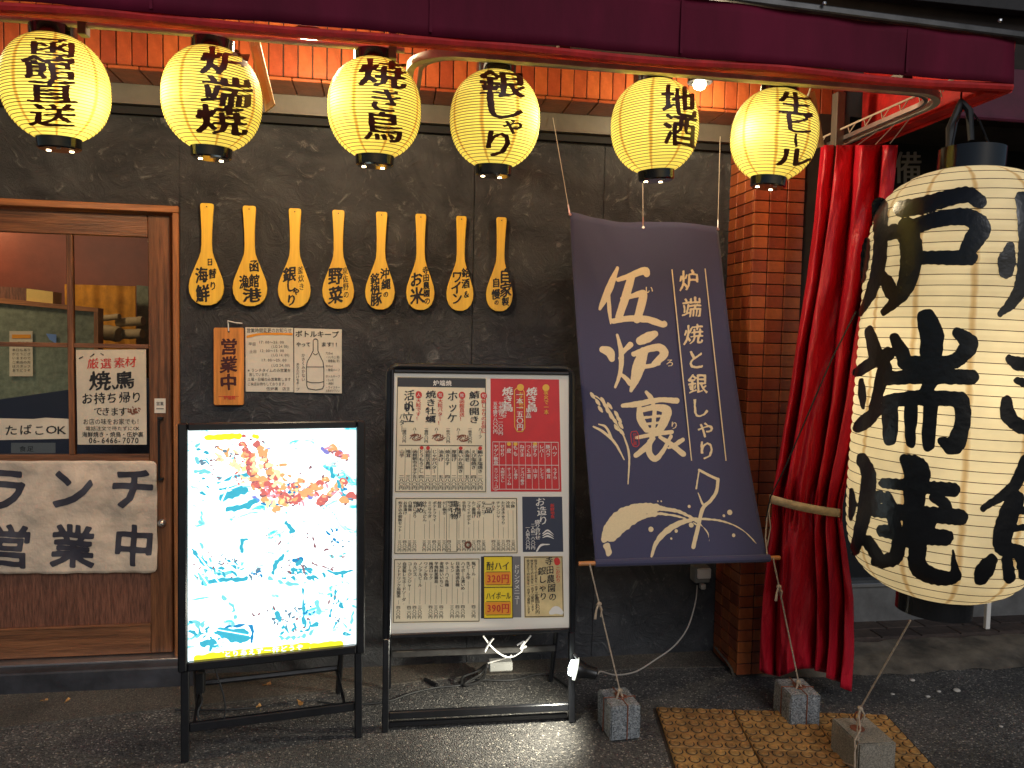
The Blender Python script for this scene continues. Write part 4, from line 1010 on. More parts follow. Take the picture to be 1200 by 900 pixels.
for i, ((px, y0, y1, wd), (big, small, lab)) in enumerate(zip(pc, ptx)):
    top = at(px, y0, YPd); bot = at(px+.5, y1, YPd)
    base = np.array([top[0], YPd, bot[2]])
    where = ['first from the door', 'second from the door', 'third from the door', 'fourth from the door', 'fourth from the right end', 'third from the right end', 'second from the right end', 'rightmost'][i]
    t = thing('rice_paddle', f'yellow wooden rice paddle lettered {lab}, {where}', 'rice paddle', base, 'row of eight wooden rice paddles on the dark wall')
    OL = [np.array([top[0]+a*(wd/900*3.3/2/PWd)*.93, 0, top[2]+z_*(top[2]-bot[2])/PL]) for a, z_ in paddle_outline()]
    fr3 = MB(); n_ = len(OL); cen = np.mean(OL, 0)
    rings = []
    for k_, (yy, sh) in enumerate(((YPd+.009, .0), (YPd+.002, .0), (YPd, .0016))):
        rr_ = []
        for q in range(n_):
            p = OL[q]; d = OL[(q+1) % n_]-OL[q-1]; nn = np.array([d[2], 0, -d[0]]); nn /= np.linalg.norm(nn)+1e-9
            p2 = p+nn*sh if k_ == 2 else p
            if k_ == 2 and np.linalg.norm(p2-np.array([top[0], 0, cen[2]])) > np.linalg.norm(p-np.array([top[0], 0, cen[2]])): p2 = p-nn*sh
            rr_.append((p2[0], yy, p2[2]))
        rings.append(rr_)
    fr3.add([p for r in rings for p in r], [(a*n_+q, a*n_+(q+1) % n_, (a+1)*n_+(q+1) % n_, (a+1)*n_+q) for a in range(2) for q in range(n_)]+[tuple(range(n_)), tuple(2*n_+q for q in range(n_))])
    fr3.build('blade', 'paddle_wood', t)
    MB().tube([(top[0], YPd-.004, top[2]-.014), (top[0], YPd+.012, top[2]-.014)], .0022, 8).build('nail', 'plastic_black', t)
    pr = Print(); xc = px; yb = (y0+y1)/2+30   # bowl centre
    nb_ = len(big); s_b = {2: 23, 3: 18, 4: 16, 1: 20}[nb_]; ww = wd/40
    kk = dict(bold=.016, nib=(.02, .006), res=40, slant=.08)
    if i == 1:
        pr.bglyph('漁', xc-9, 330, 15, 17, seed=1, **kk); pr.bglyph('函', xc+6, 311, 15, 15, seed=2, **kk); pr.bglyph('館', xc+6, 329, 16, 17, seed=3, **kk); pr.bglyph('港', xc+2, 346, 28, 18, seed=4, **kk)
    elif i == 7:
        for ch, dx, yy, s1 in (('自', 6, 323, 19), ('家', 6, 340, 18), ('製', 6, 354, 11), ('自', -8, 331, 12), ('慢', -8, 345, 13), ('の', -7, 355, 7)): pr.bglyph(ch, xc+dx, yy, s1, s1, seed=int(yy), **kk)
    elif i == 6:
        for ch, dx, yy, s1 in (('ワ', -7, 324, 16), ('イ', -8, 337, 17), ('ン', -7, 350, 16), ('銘', 6, 319, 12), ('酒', 6, 332, 12), ('＆', 7, 345, 10)): pr.bglyph(ch, xc+dx, yy, s1, s1, seed=int(yy), **kk)
    elif i == 5:
        for ch, dx, yy, s1 in (('お', -8, 327, 19), ('米', -7, 347, 21)): pr.bglyph(ch, xc+dx, yy, s1, s1, seed=int(yy), **kk)
        for q, ch in enumerate('寺田農園の'): pr.bglyph(ch, xc+6+.4*q, 316+q*9.3, 9.5, 9.5, seed=q, **kk)
    elif i == 4:
        for ch, dx, yy, s1 in (('銘', -9, 326, 14), ('柄', -9, 338, 14), ('豚', -7, 351, 17), ('沖', 5, 320, 14), ('縄', 7, 333, 14), ('の', 7, 345, 8)): pr.bglyph(ch, xc+dx, yy, s1, s1, seed=int(yy), **kk)
    elif i == 3:
        for ch, dx, yy, s1 in (('野', -5, 323, 22), ('菜', -5, 346, 22)): pr.bglyph(ch, xc+dx, yy, s1, s1, seed=int(yy), **kk)
        for q, ch in enumerate('泉佐野の'): pr.bglyph(ch, xc+9+.5*q, 317+q*9.5, 8.5, 9.5, bold=.0, nib=(.015, 0), res=34, seed=q)
    elif i == 2:
        for ch, dx, yy, s1 in (('銀', -8, 321, 20), ('し', -6, 335, 17), ('ゃ', 2, 341, 12), ('り', -5, 352, 16)): pr.bglyph(ch, xc+dx, yy, s1, s1*.95, seed=int(yy), **kk)
        for q, ch in enumerate('釜炊き'): pr.bglyph(ch, xc+8+q, 316+q*10, 9, 9.5, bold=.0, nib=(.015, 0), res=34, seed=q)
    else:
        for ch, dx, yy, s1 in (('海', -7, 322, 19), ('鮮', -5, 344, 21), ('日', 5, 306, 9), ('替', 9, 320, 12), ('り', 10, 335, 11)): pr.bglyph(ch, xc+dx, yy, s1, s1*1.05, seed=int(yy), **kk)
    for q_ in pr.V: q_[:, 0] = xc+.4+(q_[:, 0]-xc)*.80; q_[:, 1] = 334+(q_[:, 1]-334)*.97
    pr.build('lettering', 'ink', wallY(YPd), t, lift0=.0006, dl=.0001)
    t.rotation_euler = (0, math.radians((.6, -.5, .3, -.2, .7, -.4, .2, .5)[i]), 0)

# ================================================================== PLAQUE AND NOTES
YQ = YW-.016
def rrect(x0, y0, x1, y1, r, n=4, dx=0, dy=0):
    pts = []
    for cx, cy, a0 in ((x1-r, y0+r, -90), (x1-r, y1-r, 0), (x0+r, y1-r, 90), (x0+r, y0+r, 180)):
        for k in range(n+1):
            a = math.radians(a0+90*k/n); pts.append((cx+r*math.cos(a), cy+r*math.sin(a)))
    return pts
plq = thing('wooden_plaque', 'orange wooden plaque reading 営業中 hanging by a white string', 'plaque', at(268, 475, YQ))
P = [at(x, y, YQ) for x, y in rrect(250.5, 384, 285.5, 474.5, 2)]; MB().prism(P, (0, .012, 0)).build('board', 'plaque_wood', plq)
MB().tube([at(268, 388, YQ-.004), at(267.5, 381, YQ-.005), at(267, 376, YQ+.002), at(275, 378, YQ+.006), at(284, 379, YQ+.008)], .0026, 6).build('string', 'white_plastic', plq)
MB().tube([at(268, 388.5, YQ-.002), at(268, 388.5, YQ+.001)], .004, 10).build('peg', 'plastic_black', plq)
pr = Print()
for ch, y_ in (('営', 406), ('業', 427), ('中', 448)): pr.bglyph(ch, 268, y_, 21, 20, bold=.018, nib=(.016, .006), slant=.06, seed=int(y_))
mat('plaque_ink', (.055, .006, .006), .5); pr.build('lettering', 'plaque_ink', wallY(YQ), plq, lift0=.0006)
pr = Print(); pr.horiz('炉端焼', 262, 466, 276, 5, bold=.02); pr.line((256, 464.5), (280, 464.5), .5); pr.build('maker_mark', 'red_print', wallY(YQ), plq, lift0=.0006)
s_ = sheet('hours_notice', [(287.5, 383.5), (343.5, 384.2), (344, 459.5), (288, 458.8)], YW-.004, 'paper_white', 'handwritten opening hours sheet beside the wooden plaque', 'notice')
pm = wallY(YW-.004)
pr = Print(); pr.brush([[(290, 394.5, 3), (305, 391.5, 2.6), (325, 391.2, 2.6), (342, 391.6, 2.4)]], step=.6, seed=3); pr.build('underline', 'menu_orange', pm, s_, lift0=.001)
pr = Print(); pr.horiz('営業時間変更のお知らせ', 289, 387.2, 342, 5.8)
for tx, x_, y_, x2 in (('平日', 291, 403, 300), ('17:00〜25:00', 303, 401, 333), ('(LO,24:00)', 318, 406, 339), ('土日', 292, 412, 301), ('12:00〜15:00', 304, 411, 333), ('(LO,14:00)', 318, 416, 340), ('17:00〜25:00', 306, 422, 336), ('(LO,24:00)', 318, 428, 341),
    ('※ランチタイムのみ営業を', 290, 434, 341, ), ('致しています。', 292, 439, 317), ('土曜・日曜のみ営業致します', 290, 444.5, 341), ('ご来店お待ちしております。', 290, 450, 337), ('伍炉裏　店主', 312, 455.5, 340)):
    pr.horiz(tx, x_, y_, x2, 4.4)
pr.build('lettering', 'ink', pm, s_, lift0=.0008)
s_ = sheet('bottle_notice', [(344.8, 384.5), (400.5, 386), (400.5, 461), (344.8, 460)], YW-.006, 'paper_white', 'handwritten bottle-keep notice with a drawn bottle beside the hours sheet', 'notice')
pm = wallY(YW-.006)
pr = Print(); pr.horiz('ボトルキープ', 346, 391, 397, 8.5, bold=.03, dy=1); pr.horiz('やって', 347, 403.5, 364, 6, bold=.02); pr.horiz('ます!!', 376, 403.5, 397, 6, bold=.02)
def poly(pr, pts, wd):
    for a_, c_ in zip(pts[:-1], pts[1:]): pr.line(a_, c_, wd)
poly(pr, [(367, 399), (367, 411), (364, 417), (360, 424), (359, 432), (359.5, 452), (361, 455.5), (370, 457), (378, 455.5), (379.5, 452), (379.5, 432), (378.5, 424), (375, 417), (372.5, 411), (372.5, 399), (371, 397.2), (368.5, 397.2), (367, 399)], .9)
poly(pr, [(359, 430), (379.5, 430)], .8); poly(pr, [(359.5, 447), (365, 448.5), (374, 448.5), (379.5, 447)], .8); poly(pr, [(367, 414), (369.5, 416), (372.5, 414)], .8)
pr.vert('かきくみかない', 355.5, 414, 447, 4.5); pr.vert('あなただけをキープ', 349, 425, 458, 4.2)
for tx, y_ in (('720ml', 414), ('・いいちこ(麦)', 418.5), ('・黒霧島(芋)', 423), ('900ml', 429), ('・角瓶ハーフ', 433.5), ('ボトルキープ', 441), ('・2ヶ月', 445.5), ('・焼酎', 449.5), ('・ウイスキー', 454), ('お声がけ下さい', 458)): pr.horiz(tx, 381.5, y_, 398.5 if len(tx) > 5 else 391, 3.6)
pr.build('lettering', 'ink', pm, s_, lift0=.0008)
for px, py in ((287, 381), ): pass

# ================================================================== A-FRAME SIGNS
class Board:
    def __init__(s, A, B, tilt_deg):
        s.A = np.array(A); s.ex = np.array(B)-s.A; s.ex[2] = 0; s.w = np.linalg.norm(s.ex); s.ex /= s.w
        s.nb = np.cross([0, 0, 1.0], s.ex); s.nb = s.nb if s.nb[1] > 0 else -s.nb      # towards wall
        t = math.radians(tilt_deg); s.up = np.array([0, 0, 1.0])*math.cos(t)+s.nb*math.sin(t); s.back = np.cross(s.up, s.ex)
        s.back = s.back if s.back[1] > 0 else -s.back
        s.t = t
    def ab(s, px, py, off=0.0):
        P = s.map(off)(np.array([[px, py]]))[0]-s.A; return P@s.ex, P@s.up
    def map(s, off=0.0): return on_plane(s.A-s.back*off, -s.back)   # off = distance to the viewer side
    def fr(s): return (s.A, s.ex, s.back, s.up)
# light box sign
A0 = gz(212, 893); B0 = gz(424, 863)
L_ = Board(A0, B0, 3.5)
lb = thing('lightbox_sign', 'glowing white backlit photo signboard on black legs by the door', 'signboard', L_.A+L_.ex*L_.w/2)
w_ = L_.w; f4 = L_.fr()
_, bt = L_.ab(320, 494); _, bb0 = L_.ab(215, 785)
fwid = .03; dep = .045
for (x0, x1, z0, z1) in ((-.008, fwid-.008, bb0, bt), (w_-fwid+.008, w_+.008, bb0, bt)):
    MB().box((x0, -.03, z0), (x1, dep-.03, z1), .005, f4).build('side_frame', 'frame_black', lb)
MB().box((fwid-.0075, -.029, bt-fwid+.004), (w_-fwid+.0075, dep-.031, bt-.001), .004, f4).build('top_frame', 'frame_black', lb)
MB().box((fwid-.0075, -.029, bb0+.001), (w_-fwid+.0075, dep-.031, bb0+fwid), .004, f4).build('bottom_frame', 'frame_black', lb)
MB().box((fwid-.007, -.004, bb0+.012), (w_-fwid+.007, .01, bt-.012), 0, f4).build('lit_panel', 'backlit_print', lb)
MB().box((fwid-.007, .011, bb0+.012), (w_-fwid+.007, .02, bt-.012), 0, f4).build('back_panel', 'frame_black', lb)
for x0 in (0, w_-.026):
    MB().box((x0, -.012, 0), (x0+.026, .012, bb0-.001), .003, f4).build('leg', 'frame_black', lb)
MB().box((.027, -.010, .165*.6), (w_-.027, .010, .165*.6+.030), .003, f4).build('stretcher', 'frame_black', lb)
# rear legs splayed towards wall
nbv = L_.nb
for x0 in (.03, w_-.05):
    top_ = L_.A+L_.ex*x0+L_.up*(bb0+.25)+L_.back*.03; bot_ = L_.A+L_.ex*x0+nbv*.36; bot_[2] = 0.008
    MB().tube([top_, bot_], .011, 6).build('rear_leg', 'frame_black', lb)
c0 = L_.A+L_.ex*.03+nbv*.31+np.array([0, 0, .13]); c1 = L_.A+L_.ex*(w_-.05)+nbv*.31+np.array([0, 0, .13])
MB().tube([c0, c1], .011, 6).build('rear_stretcher', 'frame_black', lb)
for x0 in (.04, w_-.06):
    MB().tube([L_.A+L_.ex*x0+L_.up*.12, L_.A+L_.ex*x0+nbv*.31+np.array([0, 0, .12])], .006, 6).build('side_brace', 'frame_black', lb)
LM = L_.map(.004)
def blobs(name, m, items, rough=.6):
    pr = Print()
    for i, it in enumerate(items): pr.brush(it if isinstance(it[0], list) else [it], step=.9, rough=rough, seed=i+11)
    return pr.build(name, m, LM, lb, lift0=.0006, dl=.00012)
blobs('yellow_band', 'backlit_yellow', [[(231, 772, 8), (260, 768, 9), (320, 762, 9), (360, 757, 9)], [(366, 757, 7), (400, 754, 6)], [(242, 513, 6), (262, 512, 7), (280, 511, 7)], [(298, 511, 5), (302, 512, 5)]], .3)
pr = Print(); pr.horiz('とりあえず一杯どうぞ', 262, 767, 356, 7, dy=-9, bold=.02); pr.build('band_lettering', 'backlit_white', LM, lb, lift0=.0022)
def scatter(n, cx, cy, rx, ry, w0, w1, L0, L1, ang=None, sd=1, rot=0.0):
    r = random.Random(sd); out = []
    for i in range(n):
        a = r.uniform(0, 6.28); q = r.uniform(0, 1)**.5; ux, uy = rx*q*math.cos(a), ry*q*math.sin(a)
        x = cx+ux*math.cos(rot)-uy*math.sin(rot); y = cy+ux*math.sin(rot)+uy*math.cos(rot); an = r.uniform(0, 6.28) if ang is None else ang+r.uniform(-.3, .3)
        Ls = r.uniform(L0, L1); wd = r.uniform(w0, w1)
        out.append([(x, y, wd*.5), (x+Ls*.5*math.cos(an), y+Ls*.5*math.sin(an), wd), (x+Ls*math.cos(an+.3), y+Ls*math.sin(an+.3), wd*.4)])
    return out
blobs('warm_pieces', 'backlit_orange', scatter(26, 300, 545, 42, 26, 2, 5, 3, 10, sd=2, rot=.5)+scatter(12, 345, 577, 36, 9, 2, 5, 3, 9, sd=3, rot=-.2))
blobs('pale_pieces', 'backlit_pale', scatter(30, 296, 548, 38, 24, 3, 7, 4, 10, sd=12, rot=.5)+scatter(10, 335, 585, 30, 6, 3, 6, 4, 9, sd=13, rot=-.2))
blobs('red_pieces', 'backlit_red', scatter(16, 288, 540, 16, 32, 1, 3.2, 2, 7, sd=4)+scatter(16, 316, 575, 11, 10, 1.5, 4, 3, 7, sd=5)+scatter(16, 352, 574, 24, 10, 1.5, 3.5, 3, 8, sd=6, rot=-.2))
blobs('pink_pieces', 'backlit_pink', scatter(12, 318, 578, 14, 12, 2, 5, 3, 8, sd=7)+scatter(10, 350, 577, 24, 10, 2, 4, 3, 8, sd=8)+scatter(10, 395, 530, 14, 5, 1.5, 3.5, 3, 7, sd=9, rot=.5)+scatter(8, 385, 573, 18, 6, 1.5, 3, 3, 7, sd=10, rot=.4))
blobs('violet_pieces', 'backlit_violet', [[(362, 575, 8), (364, 582, 6)], [(378, 526, 5), (384, 530, 4)], [(312, 525, 3), (316, 526, 2)], [(296, 582, 4), (302, 585, 4)]]+scatter(6, 396, 530, 12, 4, 1, 2.5, 2, 5, sd=21, rot=.5))
blobs('dark_specks', 'backlit_brown', scatter(26, 300, 540, 34, 34, .6, 1.6, 2, 6, sd=14)+scatter(16, 375, 560, 34, 18, .6, 1.5, 2, 6, sd=15)+scatter(16, 350, 650, 60, 30, .6, 1.5, 2, 7, sd=16)+scatter(18, 250, 665, 26, 24, .6, 1.4, 2, 6, sd=17)+scatter(20, 330, 725, 40, 20, .6, 1.6, 2, 6, sd=18)+scatter(16, 255, 545, 24, 24, .6, 1.8, 3, 7, sd=19, ang=-.5)+scatter(10, 395, 700, 20, 30, .6, 1.3, 2, 6, sd=20)+[[(367, 628, 1.4), (370, 645, 1.8)], [(350, 655, 1.5), (358, 674, 2)], [(366, 660, 1), (390, 668, 1.5)]])
blobs('cyan_pieces', 'backlit_cyan', [[[(256, 566, 2), (278, 558, 4), (290, 556, 4)]], [[(258, 574, 3), (282, 570, 5)]], [[(260, 584, 8), (274, 578, 10), (288, 574, 7)]], [[(266, 597, 5), (288, 593, 7), (300, 586, 6)]], [[(388, 550, 5), (390, 558, 5)]], [[(396, 565, 4), (401, 574, 3)]], [[(400, 578, 3), (412, 584, 6)]],
    [[(336, 613, 4), (343, 622, 6)], [(343, 622, 6), (340, 623, 3)]], [[(282, 632, 3), (284, 645, 4), (280, 648, 2)], [(284, 632, 3), (292, 632, 2)]], [[(228, 648, 3), (240, 660, 7)], [(226, 644, 4), (232, 652, 5)]], [[(238, 683, 5), (262, 680, 5), (288, 678, 5)]], [[(320, 672, 3), (324, 660, 5), (332, 652, 4)]],
    [[(350, 660, 6), (352, 656, 4)]], [[(384, 668, 2), (396, 672, 4), (414, 668, 3)]], [[(395, 675, 1), (392, 700, 2), (386, 722, 1)]], [[(258, 740, 9), (275, 745, 16), (285, 745, 16)]], [[(236, 755, 6), (250, 752, 8)]], [[(355, 690, 2), (356, 730, 4)]], [[(325, 720, 8), (328, 728, 4)]], [[(400, 708, 5), (402, 712, 3)]], [[(222, 728, 3), (232, 730, 4)]], [[(224, 740, 5), (230, 744, 3)]], [[(404, 742, 5), (410, 744, 2)]]])
blobs('teal_pieces', 'backlit_teal', scatter(14, 236, 660, 10, 24, 2, 5, 4, 10, ang=.9, sd=31)+scatter(7, 232, 735, 8, 20, 2, 5, 4, 9, sd=32)+[[(230, 553, 4), (236, 552, 5), (246, 554, 4)], [(230, 538, 6), (232, 543, 3)], [(374, 718, 5), (371, 706, 6)], [(234, 612, 4), (238, 613, 3)], [(262, 700, 5), (263, 702, 4)], [(334, 600, 2), (336, 601, 3)], [(230, 522, 3), (234, 520, 3)]])
blobs('blue_pieces', 'backlit_blue', [[(254, 741, 2), (270, 734, 3), (294, 734, 3), (295, 752, 3)], [(306, 590, 2), (318, 593, 4), (328, 591, 2)], [(345, 657, 5), (352, 655, 6)]]+scatter(10, 343, 572, 12, 8, 1, 2.5, 2, 5, sd=41)+scatter(7, 392, 628, 12, 10, 1, 2.4, 3, 7, sd=42)+scatter(8, 300, 673, 7, 4, 1, 2, 2, 5, sd=43)+scatter(12, 358, 718, 12, 14, .8, 2, 2, 6, sd=44)+scatter(6, 398, 572, 10, 6, 1, 2.2, 2, 5, sd=45))
blobs('grey_pieces', 'backlit_grey', scatter(9, 256, 548, 26, 20, 1, 2.6, 4, 8, sd=51, ang=-.4)+scatter(6, 300, 672, 9, 4, 1.2, 3, 3, 6, sd=52)+scatter(8, 330, 730, 10, 8, 1, 2, 3, 5, sd=53))
def chunk_rows(rows, r0, sd):
    r = random.Random(sd); a, b_, c_, d_ = [], [], [], []
    for (x0, y0, x1, y1, n) in rows:
        for i in range(n):
            x, y = x0+(x1-x0)*(i+.5)/n+r.uniform(-1, 1), y0+(y1-y0)*(i+.5)/n+r.uniform(-1, 1); w_ = r0*r.uniform(.8, 1.2)
            (a if r.random() < .5 else c_).append([(x-w_*.4, y, w_*.9), (x, y-w_*.2, w_*1.2), (x+w_*.5, y+w_*.1, w_*.8)])
            b_.append([(x-w_*.5, y+w_*.45, .8), (x, y+w_*.62, 1.5), (x+w_*.6, y+w_*.4, .8)])
            d_.append([(x-w_*.2, y-w_*.3, w_*.35), (x+w_*.2, y-w_*.2, w_*.3)])
    return a, b_, c_, d_
ra_, rb2, rc_, rd_ = chunk_rows([(284, 518, 300, 572, 8), (300, 517, 320, 562, 7), (290, 530, 312, 590, 7), (306, 560, 346, 592, 7), (322, 600, 356, 560, 6), (345, 588, 384, 560, 6), (372, 592, 406, 562, 6), (386, 522, 408, 540, 3), (400, 590, 413, 578, 2)], 6, 3)
blobs('meat_pieces', 'backlit_orange', ra_, .5); blobs('glazed_pieces', 'backlit_red', rc_, .5)
blobs('char_marks', 'backlit_brown', rb2, .5); blobs('meat_highlights', 'backlit_pale', rd_, .5)
def ell(cx, cy, rx, ry, a0, a1, w_, n=14): return [(cx+rx*math.cos(a), cy+ry*math.sin(a), w_*(.4+.6*math.sin(math.pi*i/(n-1)))) for i, a in enumerate(np.linspace(a0, a1, n))]
blobs('dish_rims', 'backlit_teal', [ell(262, 652, 32, 20, .6, 2.2, 3), ell(345, 662, 40, 22, 1.2, 2.7, 3), ell(393, 636, 20, 16, .3, 2.0, 2.4), ell(250, 722, 26, 22, -.8, .6, 2.6), ell(340, 722, 36, 26, .6, 2.0, 3), ell(398, 718, 16, 30, -.6, 1.0, 2.2)], 1.2)
blobs('shadow_washes', 'backlit_cyan', scatter(16, 262, 664, 24, 9, 1.5, 4, 4, 10, ang=.2, sd=61)+scatter(18, 346, 672, 30, 9, 1.5, 4, 4, 10, ang=.1, sd=62)+scatter(14, 345, 735, 30, 12, 1.5, 3.6, 4, 9, sd=63)+scatter(10, 396, 700, 14, 36, 1.2, 3, 4, 9, ang=1.4, sd=64)+scatter(12, 245, 745, 16, 14, 1.5, 4, 4, 9, sd=65)+scatter(9, 234, 560, 8, 36, 1.2, 3, 4, 9, ang=.1, sd=66))
blobs('garnish', 'backlit_grey', scatter(14, 262, 655, 20, 8, .8, 2, 2, 5, sd=71)+scatter(16, 345, 664, 24, 9, .8, 2.2, 2, 6, sd=72)+scatter(14, 340, 720, 22, 12, .8, 2.2, 2, 6, sd=73)+scatter(8, 393, 636, 14, 8, .8, 2, 2, 5, sd=74)+scatter(8, 398, 722, 8, 20, .8, 2, 2, 5, sd=75))
# skewers (white bars over the blue grill)
pr = Print(); pr.line((258, 591), (274, 556), 1.6); pr.line((264, 591), (306, 577), 1.8); pr.line((258, 568), (290, 562), 1.5); pr.line((256, 578), (286, 567), 1.3); pr.line((232, 650), (262, 690), 1.4); pr.line((228, 662), (250, 694), 1.4); pr.line((240, 722), (262, 765), 1.3); pr.line((254, 738), (294, 745), 1)
pr.build('skewers', 'backlit_white', LM, lb, lift0=.0024)

# menu board
A1 = gz(446, 858); B1 = gz(674, 846)
Mn = Board(A1, B1, 7.0)
mb_ = thing('menu_board', 'black framed menu stand covered in cream, red and navy price panels', 'signboard', Mn.A+Mn.ex*Mn.w/2)
f4 = Mn.fr(); w_ = Mn.w
_, bt = Mn.ab(558, 430.5); _, bb0 = Mn.ab(447, 748)
xl0 = Mn.ab(449, 740)[0]; xr0 = Mn.ab(674, 735)[0]
fwid = .028
# tubular outer frame with rounded top corners
rC = .035
path = [(xl0+.010, bb0)]+[(xl0+.010, bt-rC)]+[(xl0+.010+rC-rC*math.cos(a), bt-rC+rC*math.sin(a)) for a in np.linspace(0, math.pi/2, 6)[1:]]+[(xr0-.010-rC+rC*math.sin(a), bt-rC+rC*math.cos(a)) for a in np.linspace(0, math.pi/2, 6)]+[(xr0-.010, bb0)]
o4 = [np.asarray(q) for q in f4]
def W3(a, c, d=0.0): return o4[0]+o4[1]*a+o4[3]*c+o4[2]*d
MB().tube([W3(a, c, .004) for a, c in path], .0125, 8).build('outer_tube', 'frame_black', mb_)
xi0, xi1 = Mn.ab(458.5, 700)[0], Mn.ab(667, 700)[0]; bi = Mn.ab(560, 739)[1]; ti = Mn.ab(560, 438)[1]
MB().box((xl0+.018, -.012, bb0), (xi0, .02, bt-.012), .003, f4).build('side_frame', 'frame_black', mb_)
MB().box((xi1, -.012, bb0), (xr0-.018, .02, bt-.012), .003, f4).build('side_frame', 'frame_black', mb_)
MB().box((xi0+.0005, -.0125, ti), (xi1-.0005, .02, bt-.013), .003, f4).build('top_frame', 'frame_black', mb_)
MB().box((xi0+.0005, -.0125, bb0), (xi1-.0005, .02, bi), .003, f4).build('bottom_frame', 'frame_black', mb_)
MB().box((xi0+.0008, -.002, bi+.0005), (xi1-.0008, .012, ti-.0005), 0, f4).build('backing_sheet', 'menu_margin', mb_)
for x0 in (xl0, xr0-.026):
    MB().box((x0, -.010, 0), (x0+.024, .014, bb0-.001), .003, f4).build('leg', 'frame_black', mb_)
MB().box((xl0+.0245, -.009, .045), (xr0-.0265, .012, .072), .003, f4).build('stretcher', 'frame_black', mb_)
MB().box((xl0+.0245, .014, .010), (xr0-.0265, .03, .028), .002, f4).build('lower_bar', 'frame_black', mb_)
nbv = Mn.nb
for x0 in (xl0+.02, xr0-.03):
    top_ = W3(x0, bb0+.3, .03); bot_ = Mn.A+Mn.ex*x0+nbv*.34; bot_[2] = .008
    MB().tube([top_, bot_], .010, 6).build('rear_leg', 'frame_black', mb_)
c0 = Mn.A+Mn.ex*(xl0+.02)+nbv*.26+np.array([0, 0, .14]); c1 = Mn.A+Mn.ex*(xr0-.03)+nbv*.26+np.array([0, 0, .15])
MB().box((xl0+.03, .25, .17), (xr0-.03, .27, .195), .003, (Mn.A, Mn.ex, Mn.nb, np.array([0, 0, 1.]))).build('rear_stretcher', 'steel_dark', mb_)
MM = Mn.map(.002)
def panel(m, x0, y0, x1, y1, dxb=0, dyr=0, lift=.0004, name='menu_panel'):
    pr = Print(); pr.quad([(x0, y0), (x1, y0+dyr), (x1+dxb, y1+dyr), (x0+dxb, y1)], 0); return pr.build(name, m, MM, mb_, lift0=lift)
# board in photo: corners of print area approx (464,440) (659,443) (665,733) (459,737)
def bx_(u, v):
    """board print coordinates 0..1 -> photo pixels"""
    tl, tr_, br, bl_ = np.array((463.5, 439.5)), np.array((658, 442.5)), np.array((664.5, 732)), np.array((457, 735))
    return tuple((tl*(1-u)+tr_*u)*(1-v)+(bl_*(1-u)+br*u)*v)
class BP(Print):
    def rectb(s, u0, v0, u1, v1, lift=None): s.quad([bx_(u0, v0), bx_(u1, v0), bx_(u1, v1), bx_(u0, v1)], lift)
    def lineb(s, a, c, wd): s.line(bx_(*a), bx_(*c), wd)
    def vb(s, txt, u, v0, v1, size, **k):
        n = len(txt)
        for i, ch in enumerate(txt):
            p = bx_(u, v0+(v1-v0)*(i+.5)/n); step = (v1-v0)*294/n
            c2 = '｜' if ch == 'ー' else ch
            s.char(c2, p[0], p[1], size*1.12, min(step*1.04, size*1.25), **{**k, 'bold': max(.022, k.get('bold', 0))})
    def border(s, u0, v0, u1, v1, wd=.8):
        for a, c in (((u0, v0), (u1, v0)), ((u1, v0), (u1, v1)), ((u1, v1), (u0, v1)), ((u0, v1), (u0, v0))): s.lineb(a, c, wd)
def pan(m, u0, v0, u1, v1, lift=.0004):
    pr = BP(); pr.rectb(u0, v0, u1, v1, 0); pr.build('menu_panel', m, MM, mb_, lift0=lift)
U1 = .548
pan('menu_paper', .008, .006, U1, .468); pan('menu_black', .014, .012, U1-.006, .046, .0008)
pan('menu_red', .572, .008, .985, .462)
pan('menu_paper', .012, .485, .728, .712); pan('menu_navy', .755, .482, .988, .705)
pan('menu_paper', .012, .728, .508, .985); pan('menu_yellow', .530, .722, .694, .970); pan('menu_black', .514, .722, .528, .970)
pan('menu_orange', .537, .785, .685, .836, .0008); pan('menu_orange', .537, .905, .685, .955, .0008)
pan('menu_grey', .697, .722, .742, .968); pan('menu_gold', .760, .722, .984, .970)
ink = BP(); red = BP(); wht = BP(); gold = BP(); drk = BP()
ink.border(.014, .010, U1-.006, .462); ink.border(.018, .489, .722, .708); ink.border(.018, .732, .503, .981); ink.border(.764, .726, .980, .966)
ink.border(.530, .722, .694, .970, 1.0); ink.lineb((.530, .846), (.694, .846), 1)
for i, ch in enumerate('炉端焼'): p = bx_(.245+i*.038, .029); wht.char(ch, p[0], p[1], 7, 7, bold=.03)
# first block: four featured dishes
for u, big, sm, rd, pr_ in ((.075, '活帆立', 'バター', '大粒です！', '一個四八〇円'), (.205, '焼き牡蠣', '', '大粒バター！', '一個四八〇円'), (.335, 'ホッケ', '', '函館直送！', '一枚六八〇円'), (.465, '鯖の開き', '', '銀しゃりのお供に', '一枚五八〇円')):
    n = len(big)
    for i, ch in enumerate(big):
        p = bx_(u+.01, .058+.105*(i+.5)/n*1.25); ink.bglyph(ch, p[0], p[1], 12.5, 38/n, bold=.008, nib=(.016, .0), res=32, slant=.06, seed=i)
    if sm: ink.vb(sm, u-.03, .150, .225, 6)
    ink.vb(pr_, u-.015, .205, .268, 4.2); ink.vb('ハーフ', u+.045, .205, .25, 4)
    red.vb(rd, u+.066, .092, .10+.016*len(rd), 5.5)
    p = bx_(u+.066, .077); red.brush([[(p[0], p[1]-.5, 7.5), (p[0]+.1, p[1]+.5, 7.5)]], step=.5, rough=.2)
    ch = '人気推旬'[int(u*8) % 4]; wht.char(ch, p[0], p[1], 5, 5)
ink.lineb((.03, .278), (U1-.025, .278), .8)
